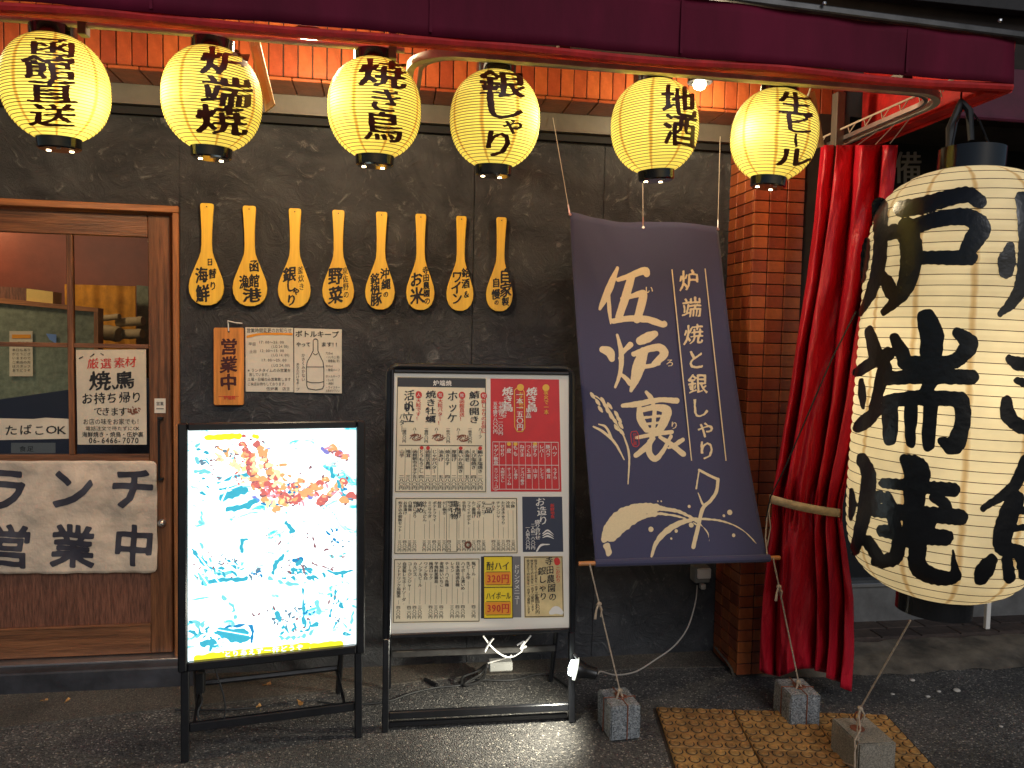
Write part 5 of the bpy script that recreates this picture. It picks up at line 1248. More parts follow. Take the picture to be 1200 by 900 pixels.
it1 = ['山芋', '椎茸', '函館朝市ホタテ', 'とうもろこし', '函館活真鯛', 'じゃがバター', '油あげ', '焼きなす', '厚揚げ', '真いか丸焼き', '赤海老', 'えび塩焼き', '鮪かま塩焼き']
for i, tx in enumerate(it1):
    u = .048+i*.0385
    ink.vb(tx, u, .295, .295+min(.10, .0155*len(tx)), 5.6, bold=.02)
    ink.vb(['二八〇円', '三八〇円', '五八〇円', '四八〇円'][i % 4], u, .395, .455, 5.6, bold=.02)
    if i: ink.lineb((u-.019, .29), (u-.019, .455), .4)
    if i in (3, 4, 9, 12): p = bx_(u, .288); red.brush([[(p[0], p[1], 4.5), (p[0]+.1, p[1], 4.5)]], step=.5)
# drawings of dishes
for u, v in ((.13, .246), (.262, .246), (.41, .248)):
    p = bx_(u, v)
    for k_ in range(7): a_ = k_*.9; drk.brush([[(p[0]+8*math.cos(a_), p[1]+4*math.sin(a_), .9), (p[0]+5*math.cos(a_+.8), p[1]+3.5*math.sin(a_+.8), 1.4), (p[0]+2*math.cos(a_+1.6), p[1]+1.5*math.sin(a_+1.6), .8)]], step=.5, seed=k_)
# red block
for u, ch4, x2 in ((.82, '焼き鳥', '単品'), (.675, '焼き鳥', '盛り合わせ')):
    for i, ch in enumerate(ch4): p = bx_(u, .058+i*.033); wht.bglyph(ch, p[0], p[1], 13, 10.5, bold=.01, nib=(.018, 0), res=32, seed=i)
    wht.vb(x2, u-.022, .125 if len(x2) < 3 else .10, .165, 6, bold=.02)
gold.vb('炭火で一本', .905, .05, .15, 5); gold.vb('おすすめの', .755, .06, .13, 5.5)
for u in (.905, .752): p = bx_(u, .042); gold.brush([[(p[0], p[1], 8), (p[0]+.1, p[1], 8)]], step=.5)
wht.vb('一本一五〇円', .832-.09+.005, .058, .215, 7.5, bold=.025)
poly(gold, [bx_(*q) for q in ((.715, .055), (.73, .045), (.76, .045), (.775, .06), (.775, .205), (.76, .22), (.73, .22), (.715, .2), (.715, .055))], .9)
for u, tx, v0, v1 in ((.60, '五本盛り八〇〇円', .10, .23), (.632, '七本盛り一一〇〇円', .10, .235)): wht.vb(tx, u, v0, v1, 5.0, bold=.01)
for v in (.262, .355, .452): wht.lineb((.585, v), (.972, v), .6)
it2 = ['ヤゲン軟骨', 'せせり', '皮', 'もも', 'ねぎま', 'つくね', '砂ずり', 'レバー', '豚バラ', 'ハツ']
it3 = ['エリンギベーコン', '大根おろし', 'チーズつくね', 'しそ巻き', 'アスパラ巻き', '玉葱', '山芋', 'ししとう', '椎茸', 'うずら']
for i in range(10):
    u = .603+i*.0385; wht.lineb((u-.019, .262), (u-.019, .452), .4)
    wht.vb(it2[i], u, .272, .272+.0165*max(3, len(it2[i])), 5.0, bold=.01); wht.vb(it3[i], u, .365, .365+.0118*max(4, len(it3[i])), 4.6)
    if i in (2, 3, 6): p = bx_(u, .270); gold.brush([[(p[0], p[1], 4.6), (p[0]+.1, p[1], 4.6)]], step=.5)
wht.lineb((.585+.387, .262), (.585+.387, .452), .5)
# middle block
it4 = ['炊き込み御飯セット', 'お茶漬け', '白御飯', '焼おにぎり', '締め', '冷やしうどん', 'ミニサラダ', 'ポテトフライ', '枝豆', 'だし巻き', 'サラダ', '揚げ物', 'とり唐揚げ', '手羽先', 'フライドポテト', 'たこ唐揚げ', 'ごぼう揚げ', 'なんこつ', '一品', 'キムチ', 'チャンジャ', 'たたききゅうり', '冷奴', '小鉢']
for i, tx in enumerate(it4):
    u = .045+i*.0285; big = tx in ('締め', '揚げ物', '一品')
    ink.vb(tx, u, .50, .50+(.024 if big else .0135)*len(tx), 8.2 if big else 4.5, bold=.03 if big else .012)
    if not big:
        ink.vb(['三八〇円', '四八〇円', '三五〇円'][i % 3], u, .655, .70, 4.3, bold=.01); ink.lineb((u, .51+.0135*len(tx)), (u, .65), .3)
p = bx_(.44, .675); drk.brush([[(p[0]+3.2*math.cos(a_), p[1]+3.2*math.sin(a_), 2.4) for a_ in np.linspace(0, 6.28, 10)]], step=.5)
poly(ink, [bx_(*q) for q in ((.315, .50), (.375, .50), (.375, .702), (.315, .702), (.315, .50))], .5)
# navy block
for i, ch in enumerate('お造り'): p = bx_(.86+.008*i, .502+i*.038); wht.bglyph(ch, p[0], p[1], 12, 11.5, bold=.0, nib=(.014, 0), res=32, seed=i)
wht.vb('盛り合わせ', .842, .575, .655, 6.2, bold=.012); wht.vb('一人前九八〇円', .785, .60, .695, 4.6); wht.vb('二人前一八八〇円', .815, .59, .695, 4.6)
for q in range(3): p = bx_(.90, .625+q*.008); wht.brush([[(p[0]-6, p[1]+2, .8), (p[0], p[1]-2+q, 1.8), (p[0]+7, p[1]+3, .6)]], step=.5)
p = bx_(.87, .685); wht.brush([[(p[0]-7, p[1]+5, 1.6), (p[0]-2, p[1]-2, 2.4), (p[0]+8, p[1]-3, .8)]], step=.5)
red.vb('新鮮地魚', .93, .51, .57, 4.5)
# drink block
it5 = ['ソフトドリンク烏龍茶', '自家製レモネードソーダ', 'コーラジンジャー', 'カルピス', 'ノンアルビール', 'ワイン赤白', '梅酒ロック', '芋焼酎黒霧島', '麦焼酎いいちこ', 'チューハイ各種', 'レモン', '日本酒地酒各種', 'ハイボール濃いめ', '生ビール中', '瓶ビール']
for i, tx in enumerate(it5):
    u = .045+i*.0305; ink.vb(tx, u, .742, .742+.0142*len(tx), 4.5, bold=.012)
    if i % 4 != 1: ink.vb(['四八〇円', '三八〇円', '四二〇円'][i % 3], u, .915, .968, 4.3, bold=.01)
    ink.lineb((u, .75+.0142*len(tx)), (u, .91), .3)
def hz(pr_, tx, u0, u1, v, size, **k):
    a_, c_ = bx_(u0, v), bx_(u1, v); pr_.horiz(tx, a_[0], a_[1], c_[0], size, dy=c_[1]-a_[1], **k)
hz(ink, '酎ハイ', .545, .680, .760, 11, bold=.018); hz(ink, 'ハイボール', .543, .684, .880, 9.5, bold=.018)
hz(red, '320円', .548, .676, .811, 12, bold=.03); hz(red, '390円', .548, .676, .930, 12, bold=.03)
ink.lineb((.545, .836), (.68, .836), .6); ink.lineb((.545, .784), (.68, .784), .6); ink.lineb((.545, .957), (.68, .957), .6); ink.lineb((.545, .903), (.68, .903), .6)
wht.vb('ドリンクメニュー', .719, .755, .915, 6.5, bold=.02)
for i, ch in enumerate('寺田農園の'): p = bx_(.905+.004*i, .742+i*.036); ink.bglyph(ch, p[0], p[1], 9.5, 10.5, bold=.004, nib=(.014, 0), res=30, seed=i)
for i, ch in enumerate('銀しゃり'): p = bx_(.863+.002*i, .782+i*.034); ink.bglyph(ch, p[0], p[1], 10, 10, bold=.004, nib=(.014, 0), res=30, seed=i)
red.vb('こだわり', .955, .765, .83, 5); p = bx_(.95, .744); red.brush([[(p[0], p[1]-1, 7), (p[0]+.4, p[1]+1, 7)]], step=.5)
for i in range(3): ink.vb('炊きたてのお米を一合ずつ提供します', .785+i*.022, .735, .955-.01*i, 3.3)
p = bx_(.94, .94); wht.brush([[(p[0]-6, p[1]+3, 5), (p[0], p[1], 9), (p[0]+6, p[1]+3, 5)]], step=.6)
ink.vb('一合四八〇円', .835, .87, .955, 4.6)
ink.build('lettering', 'ink', MM, mb_, lift0=.0012, dl=.00012); red.build('red_lettering', 'red_print', MM, mb_, lift0=.0012, dl=.00012)
wht.build('white_lettering', 'white_print', MM, mb_, lift0=.0013, dl=.00012); gold.build('gold_lettering', 'gold_print', MM, mb_, lift0=.0013, dl=.00012)
drk.build('dish_drawings', 'rust', MM, mb_, lift0=.0012, dl=.00012)

# ================================================================== INDIGO BANNER
cTL, cTR = at(666, 252, 3.14), at(843, 264, 3.14); cBL, cBR = at(697, 663, 2.74), at(901, 657, 2.74)
nB = np.cross(cTR-cTL, cBL-cTL); nB /= np.linalg.norm(nB); nB = nB if nB[1] < 0 else -nB
cen = (cTL+cTR+cBL+cBR)/4
bn_plane = on_plane(cen, nB)
exb = (cTR-cTL)/np.linalg.norm(cTR-cTL)
def ban_map(P, lift=0.0):
    W = bn_plane(P, 0.0); u = (W-cTL)@exb; v = (cTL[2]-W[:, 2])
    t_ = v/(cTL[2]-cBL[2]); amp = .022*np.exp(-t_*4)
    off = amp*np.sin((u-.1*v)*14+1)+.010*np.exp(-((u-.0-.42*v)**2)/.0018)*np.exp(-v*2.2)-.006*np.exp(-((u-.09-.7*v)**2)/.0012)*np.exp(-v*2.5)+.008*np.sin(u*5+1)*t_
    off = off-.030*np.sin(math.pi*np.clip(t_, 0, 1))
    return W+np.outer(off+np.asarray(lift), nB)
G = []; rows_ = 44; cols_ = 40
for j in range(rows_+1):
    v = j/rows_; L0 = (666+31*v+(1.5*math.sin(v*3)), 252+411*v); R0 = (843+58*v-2.5*math.sin(v*math.pi), 264+394*v)
    G += [(L0[0]+(R0[0]-L0[0])*i/cols_, L0[1]+(R0[1]-L0[1])*i/cols_+(2.2*math.sin(math.pi*((i/cols_*2) % 1)) if j == 0 else 0)) for i in range(cols_+1)]
W = ban_map(np.array(G))
ban = thing('indigo_banner', 'indigo cloth banner reading 伍炉裏 stretched between strings and ground weights', 'banner', (cBL+cBR)/2)
b = MB(); b.add(W, [(j*(cols_+1)+i, j*(cols_+1)+i+1, (j+1)*(cols_+1)+i+1, (j+1)*(cols_+1)+i) for j in range(rows_) for i in range(cols_)]); b.smooth = True
b.build('cloth', 'banner', ban, solid=.0012, autosm=80)
pl0 = at(678, 661, 2.735); pl1 = at(913, 656, 2.735); 
pl0, pl1 = [bn_plane(np.array([q_]), 0.0)[0]+nB*.004 for q_ in ((678, 660.6), (913, 653.6))]
MB().tube([pl0, pl1], .0085, 10).build('dowel', 'dowel_wood', ban)
hemP = [bn_plane(np.array([[697+(901-697)*i/12, 660-6*i/12]]), .0)[0]+nB*.004 for i in range(13)]
MB().tube(hemP, .0145, 10).build('hem_sleeve', 'banner', ban)
for px, py, tx_, ty_ in ((666, 252, 648, 138), (755, 262, 753, 207), (843, 264, 844, 160)):
    a_ = ban_map(np.array([[px, py+3]]))[0]; c_ = at(tx_, ty_, 3.24) if py != 262 else at(tx_, 150, 3.24)
    MB().tube([a_, a_+(c_-a_)*.10], .0035, 6).build('clip', 'aluminium', ban)
    MB().tube([a_+(c_-a_)*.1, c_], .0016, 5).build('string', 'wire', ban)
    MB().tube([a_+nB*-.004, a_+nB*.004], .006, 10).build('eyelet', 'aluminium', ban)
pr = Print()
go = [[(725, 312, 4), (716, 334, 9), (708, 352, 7), (704, 361, 3)], [(714, 342, 4), (715, 360, 5), (717, 378, 2)], [(726, 326, 5), (742, 320, 7), (757, 315, 9), (760, 319, 7)], [(742, 322, 9), (737, 340, 10), (727, 370, 9)],
 [(731, 348, 5), (745, 344, 6), (756, 341, 8), (755, 352, 10), (749, 372, 9)], [(720, 375, 6), (740, 371, 7), (762, 372, 8), (780, 378, 7), (781, 375, 3)]]
rr1 = [[(708, 408, 8), (716, 411, 11), (719, 419, 7)], [(725, 391, 3), (730, 412, 6), (729, 435, 5), (723, 452, 3)], [(741, 402, 7), (733, 410, 5), (728, 418, 3)], [(728, 436, 3), (735, 441, 5), (741, 448, 6)],
 [(753, 397, 10), (762, 393, 12), (770, 389, 8)], [(745, 413, 6), (762, 407, 8), (776, 405, 9), (781, 413, 10), (770, 424, 7)], [(757, 428, 5), (768, 426, 5), (775, 424, 4)], [(757, 410, 11), (751, 428, 15), (747, 442, 11), (742, 456, 4)]]
ura = [[(760, 458, 4), (765, 464, 6), (768, 471, 5)], [(732, 474, 5), (750, 472, 7), (775, 467, 6), (796, 468, 7)], [(752, 478, 7), (753, 490, 9), (760, 502, 8)], [(755, 479, 6), (770, 476, 7), (784, 479, 11), (781, 492, 11), (774, 503, 8), (762, 503, 6)],
 [(770, 478, 5), (768, 500, 5), (765, 516, 5)], [(758, 488, 3), (776, 486, 3)], [(758, 496, 3), (776, 494, 3)], [(748, 512, 4), (768, 508, 5), (790, 505, 5)], [(768, 513, 5), (758, 524, 7), (747, 533, 6)],
 [(764, 516, 6), (763, 530, 7), (770, 537, 7), (779, 528, 5), (789, 510, 4)], [(776, 511, 4), (788, 519, 6), (803, 531, 7)], [(803, 514, 5), (794, 520, 5), (786, 524, 3)]]
for i, S_ in enumerate((go, rr1, ura)):
    pr.brush(S_, step=.8, rough=.12, seed=i+3); pr.build('character', 'cream_print', ban_map, ban, lift0=.0016, dl=.0001, stuff=False); pr = Print()
for ch, x_, y_, s1 in (('い', 763, 337, 10), ('ろ', 788, 423, 10), ('り', 793, 497, 10)): pr.char(ch, x_, y_, s1, bold=.02)
for ch, x_, y_ in (('炉', 808, 328), ('端', 812, 359), ('焼', 815, 390), ('と', 818, 419), ('銀', 821, 448), ('し', 823, 476), ('ゃ', 830, 500), ('り', 831, 526)): pr.bglyph(ch, x_, y_, 24, 25, bold=.004, nib=(.012, .004), res=44, slant=.06, seed=int(y_))
pr.line((788, 315), (813, 539), 1.3); pr.line((827, 314), (854, 539), 1.3)
# rice ear, leaves, brush waves, shovel
gr = [(696, 462), (702, 470), (708, 468), (711, 474), (714, 480), (718, 487), (724, 484), (722, 492), (727, 490), (729, 497), (724, 500), (730, 505), (705, 478), (716, 474)]
pr.brush([[(x_-2, y_-3, 2), (x_, y_, 4.2), (x_+2.5, y_+3.5, 2)] for x_, y_ in gr], step=.7)
pr.brush([[(693, 460, 1), (703, 465, 1.6), (715, 478, 1.4), (727, 500, 1.6), (735, 516, 2), (739, 536, 2.6), (737, 567, 1.2)], [(697, 499, 2), (708, 505, 3.2), (722, 518, 3), (733, 538, 1.2)], [(703, 496, 1.5), (712, 500, 3), (720, 516, 2)]], step=.7)
pr.brush([[(713, 648, 7), (711, 640, 8)], [(708, 632, 8), (716, 620, 17), (730, 606, 20), (750, 597, 15), (770, 595, 10)], [(716, 628, 14), (732, 616, 11), (752, 606, 6), (775, 602, 3)], [(766, 594, 6), (795, 599, 4), (815, 609, 3), (829, 622, 1.5), (832, 634, .8)], [(770, 601, 3), (800, 606, 2), (820, 616, 1)]], step=.8, rough=.3)
pr.brush([[(763, 652, 3), (769, 636, 5), (782, 622, 7), (800, 612, 6), (822, 608, 3), (850, 611, 2), (872, 621, 1.4), (888, 637, .7)]], step=.7, rough=.2)
pr.brush([[(813, 641, 5), (819, 618, 4.5), (825, 596, 4.5), (835, 586, 4), (842, 575, 4), (844, 561, 4)], [(844, 561, 3.5), (833, 556, 3), (822, 550, 3)], [(822, 550, 1.6), (818, 572, 1.8)], [(820, 577, 1), (825, 590, 2.5)]], step=.7)
for x_, y_, s1 in ((763, 620, 6), (811, 615, 5.5), (857, 600, 6), (793, 622, 4), (787, 631, 2.4), (809, 593, 3.4), (850, 604, 3), (861, 627, 4), (772, 587, 1.6), (776, 587, 1.6), (780, 594, 1.6)): pr.brush([[(x_, y_, s1), (x_+.1, y_+.4, s1)]], step=.6)
pr.build('emblem_print', 'cream_print', ban_map, ban, lift0=.0016, dl=.0001)
pr = Print(); poly(pr, [(742, 505), (748, 504), (750, 508), (751, 520), (748, 523), (744, 522), (742, 518), (741, 508), (742, 505)], .8); pr.vert('伍炉裏', 746, 506, 521, 5); pr.build('seal_print', 'red_print', ban_map, ban, lift0=.0016)

# ================================================================== WEIGHTS AND ROPES
def block(label, pts_bottom, h, m, ropepx, rope_top, yawdeg, size, rope_mat='rope'):
    c = gz(*pts_bottom); t = thing('concrete_weight', label, 'weight', c, 'concrete weights holding the ropes')
    a = math.radians(yawdeg); ex = np.array([math.cos(a), math.sin(a), 0]); ey = np.array([-math.sin(a), math.cos(a), 0])
    fr = (c, ex, ey, np.array([0, 0, 1.]))
    bm = bmesh.new(); bmesh.ops.create_cube(bm, size=1); bmesh.ops.bevel(bm, geom=bm.edges[:], offset=.035, segments=2, affect='EDGES')
    bmesh.ops.subdivide_edges(bm, edges=bm.edges[:], cuts=2, use_grid_fill=True); r_ = random.Random(int(pts_bottom[0]))
    mb = MB(); vv = []
    for q in bm.verts:
        e_ = sum(abs(abs(k_)-.5) < .04 for k_ in q.co); j_ = .0016*(3 if e_ >= 2 and r_.random() < .3 else .5)
        p_ = [q.co.x*size[0], (q.co.y+.5)*size[1], .001+(q.co.z+.5)*size[2]]; p_ = [a_-(1 if (a_-m_) > 0 else -1)*r_.random()*j_ for a_, m_ in zip(p_, (0, size[1]/2, size[2]/2))]
        vv.append(c+ex*p_[0]+ey*p_[1]+np.array([0, 0, max(.0005, p_[2])]))
    bm.verts.index_update(); mb.add(vv, [tuple(q.index for q in f.verts) for f in bm.faces]); bm.free(); mb.build('block', m, t)
    return t, c, ex, ey
def twine(t, ex, ey, size, c):
    b = MB(); x_ = .2*size[0]
    def q(a, d, h): return c+ex*a+ey*d+np.array([0, 0, h])
    h = size[2]
    b.tube([q(x_*.2, -.002, .004), q(x_*.2, -.002, h+.002), q(x_*.2, size[1]+.002, h+.002)], .0022, 6)
    b.tube([q(-size[0]/2-.002, size[1]*.5, .004), q(-size[0]/2-.002, size[1]*.5, h+.002), q(size[0]/2+.002, size[1]*.45, h+.002), q(size[0]/2+.002, size[1]*.45, .004)], .0022, 6)
    for k_ in range(3):
        b.tube([q(x_*.2+.018*math.cos(u+k_), size[1]*.45+.02*math.sin(u), h+.004+.004*k_) for u in np.linspace(0, 5, 12)], .002, 5)
    b.build('twine', 'rust', t); return q(x_*.2, size[1]*.45, h)
S1 = (.150, .17, .165)
t, c, ex, ey = block('bluish grey speckled concrete block below the left end of the banner', (733, 868), 0, 'block_concrete', None, None, 4, (.116, .15, .128))
k1 = twine(t, ex, ey, (.116, .15, .128), c)
t, c, ex, ey = block('concrete block tied with dark twine in front of the red curtain', (943, 853), 0, 'block_concrete', None, None, -4, (.120, .15, .125))
k2 = twine(t, ex, ey, (.120, .15, .125), c)
t, c, ex, ey = block('largest and nearest pale concrete block with a rusty eye, below the big lantern', (1027, 914), 0, 'block_concrete_warm', None, None, -3, (.135, .18, .125))
b = MB(); k3 = c+ey*.10+np.array([-.015, 0, .125])
b.tube([k3, k3+np.array([0, 0, .03])], .004, 6); b.tube([k3+np.array([.013*math.cos(u), 0, .045+.016*math.sin(u)]) for u in np.linspace(0, 6.28, 12, endpoint=False)], .003, 6, closed=True); b.lathe([(.024, 0), (.024, .003), (.006, .004)], k3, 16); b.build('eye_bolt', 'rust', t)
def rope(a, c_, r, name, label, knots=(), sag=0.0, m='rope', tails=True, cat='rope'):
    t = thing(name, label, cat, c_); n = 14
    pts = [a+(c_-a)*i/n+np.array([0, 0, -sag*math.sin(math.pi*i/n)]) for i in range(n+1)]
    MB().tube(pts, r, 6).build('cord', m, t)
    for kf in knots:
        p = a+(c_-a)*kf; MB().tube([p+(c_-a)*(-.012), p+(c_-a)*.0, p+(c_-a)*.012, p+(c_-a)*.022], [r*1.2, r*3.2, r*3.4, r*1.2], 8).build('knot', m, t)
        if tails:
            MB().tube([p, p+np.array([-.012, -.01, -.02]), p+np.array([-.016, -.01, -.055])], [r*1.2, r*1.4, r*1.8], 6).build('tail', m, t)
            MB().tube([p, p+np.array([.008, -.012, -.02]), p+np.array([.004, -.01, -.048])], [r*1.2, r*1.2, r*.8], 6).build('tail', m, t)
    return t
e0 = at(691, 661, 2.73); rope(e0, k1+np.array([0, 0, .01]), .0030, 'tie_rope', 'beige rope from the left end of the banner pole down to its block', (.30, .96))
MB().tube([e0+np.array([0, -.012, -.012]), e0+np.array([0, -.012, .008]), e0+np.array([0, .004, .014]), e0+np.array([0, .014, .0]), e0+np.array([0, 0, -.02])], .003, 6)
e1 = at(906, 654, 2.73); rope(e1, k2+np.array([0, 0, .01]), .0030, 'tie_rope', 'beige rope from the right end of the banner pole down past the curtain', (.22, .97))
e2 = at(1067, 727, 2.15); rope(e2, k3+np.array([0, 0, .06]), .0028, 'tie_rope', 'beige rope from the big lantern bottom down to the largest block', (.95,))
tl = thing('loose_rope', 'loose pale rope end trailing over the largest block onto the paving', 'rope', gz(985, 890))
MB().tube([k3+np.array([0, 0, .06]), k3+np.array([-.03, -.06, .03]), c+ex*(-.070)+np.array([0, .02, .128]), c+ex*(-.079)+np.array([0, -.002, .05]), gz(985, 892, .012), gz(968, 896, .008), gz(950, 893, .008)], .0028, 6).build('cord', 'rope', tl)
MB().tube([k3+np.array([0, 0, .055]), k3+np.array([-.035, -.05, .02]), c+ex*(-.05)+np.array([0, .03, .13]), c+ex*(-.082)+np.array([0, .0, .10]), c+ex*(-.085)+np.array([0, -.01, .004])], .0022, 6).build('strand', 'rope', tl)

# ================================================================== RED CURTAIN
prof_ = [(172, 962, 1052), (215, 958, 1048), (260, 954, 1042), (330, 945, 1030), (400, 934, 1018), (470, 924, 1010), (530, 914, 1000), (575, 906, 990), (593, 905, 987), (612, 904, 987), (650, 899, 993), (700, 894, 1000), (750, 891, 1001), (790, 890, 998)]
def interp(y):
    ys_ = [p[0] for p in prof_]; return np.interp(y, ys_, [p[1] for p in prof_]), np.interp(y, ys_, [p[2] for p in prof_])
cur = thing('red_curtain', 'red vinyl curtain gathered with a beige strap beside the tiled pillar', 'curtain', gz(950, 800))
NU = 190; G = []
ys_ = np.concatenate([np.linspace(170, 560, 40), np.linspace(565, 625, 14), np.linspace(635, 790, 26)])
rs = random.Random(5); phs = [rs.uniform(-.5, .5) for _ in range(12)]
for y in ys_:
    l_, r_ = interp(y); tt = (y-172)/618
    YLf = np.interp(y, [172, 590, 790], [2.96, 2.84, 2.92]); YR = np.interp(y, [172, 400, 590, 790], [2.52, 2.62, 2.72, 2.78])
    tie = math.exp(-((y-593)/26)**2); low = max(0, (y-600)/190)
    row = []
    for i in range(NU+1):
        s = i/NU
        px = l_+(r_-l_)*s; Yb = YLf+(YR-YLf)*s
        w1 = s*4.3+.35*math.sin(s*5+tt*2.2)+phs[0]*tt+.25*tt*math.sin(s*9)
        a1 = (.052+.012*math.sin(s*11))*(1-.62*tie)*(1-.15*low)*min(1, min(s, 1-s)*9+.25)
        pleat = a1*(abs(math.sin(math.pi*w1))**.75*2-1)+.010*math.sin(s*31+y*.013)*(1-.2*tie)+.008*tie*math.sin(s*95)+.004*math.sin(s*57+y*.045+2*math.sin(y*.03))
        yb = y
        if y > 700: yb = y+ (9*math.sin(s*7+.6)+12*s)*(y-700)/90-(10*(1-s))*(y-700)/90
        Yc = Yb-pleat+.006*math.sin(s*21+y*.045)*math.sin(y*.021+s*8)+.004*math.sin(s*44-y*.08+3*math.sin(s*6))*(.4+tie+low)
        px2 = px+8*math.cos(math.pi*w1*2)*(1-.6*tie)*min(1, min(s, 1-s)*8)*.55
        row.append(at(px2, yb, Yc))
    G.append(row)
MB().grid(G).build('vinyl_sheet', 'vinyl', cur, solid=.0015, autosm=70)
# strap
st_ = []
for k_, (dy) in enumerate((-5.5, 4.5)):
    st_.append([at(902+(986-902)*s, 585+17*s+dy+2*math.sin(s*3.1), (2.80-.08*s)-.055*math.sin(math.pi*s)**.5) for s in np.linspace(0, 1, 24)])
MB().grid(st_).build('strap', 'strap', cur, solid=.002)
b = MB(); b.tube([at(904, 585, 2.80), at(899, 605, 2.79), at(897, 630, 2.78), at(899, 650, 2.75)], .0028, 6); b.tube([at(903, 583, 2.8), at(901, 600, 2.78), at(903, 618, 2.78), at(899, 640, 2.77)], .0024, 6); b.build('strap_tail', 'rope', cur)
for px in (962, 985, 1005, 1026, 1043):
    s = (px-962)/85; p = at(px, 172-s*4, 2.93-.42*s); MB().tube([p, (xr, p[1], ZR-.012)], .0018, 5).build('curtain_hook', 'steel', cur)
(MB().tube([at(1003, 365, 2.50), at(975, 420, 2.56), at(945, 490, 2.62), at(920, 548, 2.68), at(903, 582, 2.74), at(897, 610, 2.8)], .0028, 6).build('tie_back_cord', 'rubber', cur))
MB().tube([gz(900, 782, .06), gz(899, 789, .02)], .003, 5).build('curtain_weight', 'aluminium', cur)

# ================================================================== NEIGHBOUR SHOPFRONT (right)
YS = 3.46
ns = thing('dark_shopfront', 'unlit shopfront with metal sill behind the big lantern', 'shopfront', (2.6, YS, .06))
x0 = XP+.42
zs0 = at(1100, 733, YS)[2]; zs1 = at(1100, 684, YS)[2]
MB().box((x0+.001, YS, zs0), (5, YS+.08, zs1), .006).build('sill', 'sill_metal', ns)
MB().box((x0+.001, YS-.02, zs1+.0005), (5, YS+.08, zs1+.02), .003).build('sill_lip', 'aluminium', ns)
MB().box((x0+.001, YS+.03, zs1+.021), (5, YS+.04, 2.42)).build('glass_pane', 'dark_glass', ns)
for xx in (x0+.02, x0+.62, x0+1.3, x0+2.0):
    MB().box((xx, YS+.0, zs1+.0205), (xx+.05, YS+.0295, 2.42), .003).build('mullion', 'steel_dark', ns)
MB().box((x0+.001, YS-.03, 2.2), (5, YS+.03-.001, 2.30), .003).build('header', 'steel_dark', ns)
pst = at(1157, 720, 3.3)
tag(MB().box((pst[0]-.012, 3.29, .062), (pst[0]+.012, 3.31, at(1157, 640, 3.3)[2]), .002).build('pale_stick', 'white_plastic', None, loc=(pst[0], 3.3, .062)), 'short pale stake standing on the sill behind the big lantern', 'stake')
# sign fragment
sg = thing('dark_sign', 'dark shop sign with a pale grey character beside the curtain top', 'sign', at(1070, 230, 3.42))
P = [at(x, y, 3.42) for x, y in ((1030, 165), (1240, 172), (1240, 236), (1030, 230))]; MB().prism(P, (0, .02, 0)).build('board', 'black_void', sg)
mat('faint_print', (.30, .28, .26), .7)
pr = Print(); pr.char('備', 1064, 196, 34, 40, bold=.02); pr.char('品', 1160, 200, 34, 38, bold=.02); pr.build('lettering', 'faint_print', wallY(3.42), sg)
# brick step & kerb
kb = thing('brick_step', 'low dark brick step below the unlit shopfront', 'step', (2.6, 3.3, 0))
MB().box((x0-.05, 3.262, .0), (5, 3.46, .052), .004).build('mortar_bed', 'grout', kb)
src = MB().box((x0, 3.265, .050), (x0+.206, 3.365, .060), .003).build('brick', 'brick_dark', kb)
copies(src, [(i*.212+(.1 if r else 0), r*.104, 0) for r in range(2) for i in range(14) if i or r], kb)
MB().box((x0-.03, 3.255, .0), (5, 3.262-.0005, .058), .003).build('nosing', 'brick_dark', kb)
G = []
xk = np.linspace(1.50, 5, 70)
for t_, (yy, zz) in enumerate(((3.06, .002), (3.085, .022), (3.13, .038), (3.19, .045), (3.254, .048))):
    G.append([(x_, yy-.06*max(0, min(1, (x_-1.5)/.5))*(1-t_/4)+.010*math.sin(x_*13)+.006*math.sin(x_*41+t_), zz+.004*math.sin(x_*29+t_*2)) for x_ in xk])
kr = MB().grid(G).build('kerb', 'kerb'); kr['kind'] = 'structure'

# ================================================================== TACTILE PAVING
o_ = gz(768, 832); ang = math.radians(-10.8); ex = np.array([math.cos(ang), math.sin(ang), 0]); ey = np.array([math.sin(ang), -math.cos(ang), 0])
tc_ = thing('tactile_paving', 'worn ochre tactile paving slabs with rows of raised domes', 'paving', o_+ex*.45+ey*.3)
ts = .300
def slab_mesh():
    mb = MB(); mb.box((.003, .003, .001), (ts-.003, ts-.003, .014), .002)
    d = ts/6
    for i in range(6):
        for j in range(6):
            cx, cy = (i+.5)*d, (j+.5)*d; n = 14; rr = [(.0175, .0135), (.0155, .0185), (.0120, .0190), (.0090, .0178)]
            V = [(cx+r*math.cos(6.2832*k/n), cy+r*math.sin(6.2832*k/n), z) for r, z in rr for k in range(n)]
            mb.add(V, [(a*n+k, a*n+(k+1) % n, (a+1)*n+(k+1) % n, (a+1)*n+k) for a in range(3) for k in range(n)]+[tuple(3*n+k for k in range(n))])
    return mb
mb = slab_mesh(); me = bpy.data.meshes.new('tactile_slab'); me.from_pydata(mb.v, [], mb.f); me.update(); me.materials.append(MAT['tactile'])
rb_ = MB()
for i in range(6):
    for j in range(6):
        cx, cy = (i+.5)*.05, (j+.5)*.05; n = 14
        V = [(cx+r*math.cos(6.2832*k/n), cy+r*math.sin(6.2832*k/n), .0143) for r in (.0172, .0215) for k in range(n)]
        rb_.add(V, [(k, (k+1) % n, n+(k+1) % n, n+k) for k in range(n)])
me2 = bpy.data.meshes.new('dirt_ring'); me2.from_pydata(rb_.v, [], rb_.f); me2.update(); me2.materials.append(MAT['grout'])
base = WL[tc_.name]; ra = ang
first = True
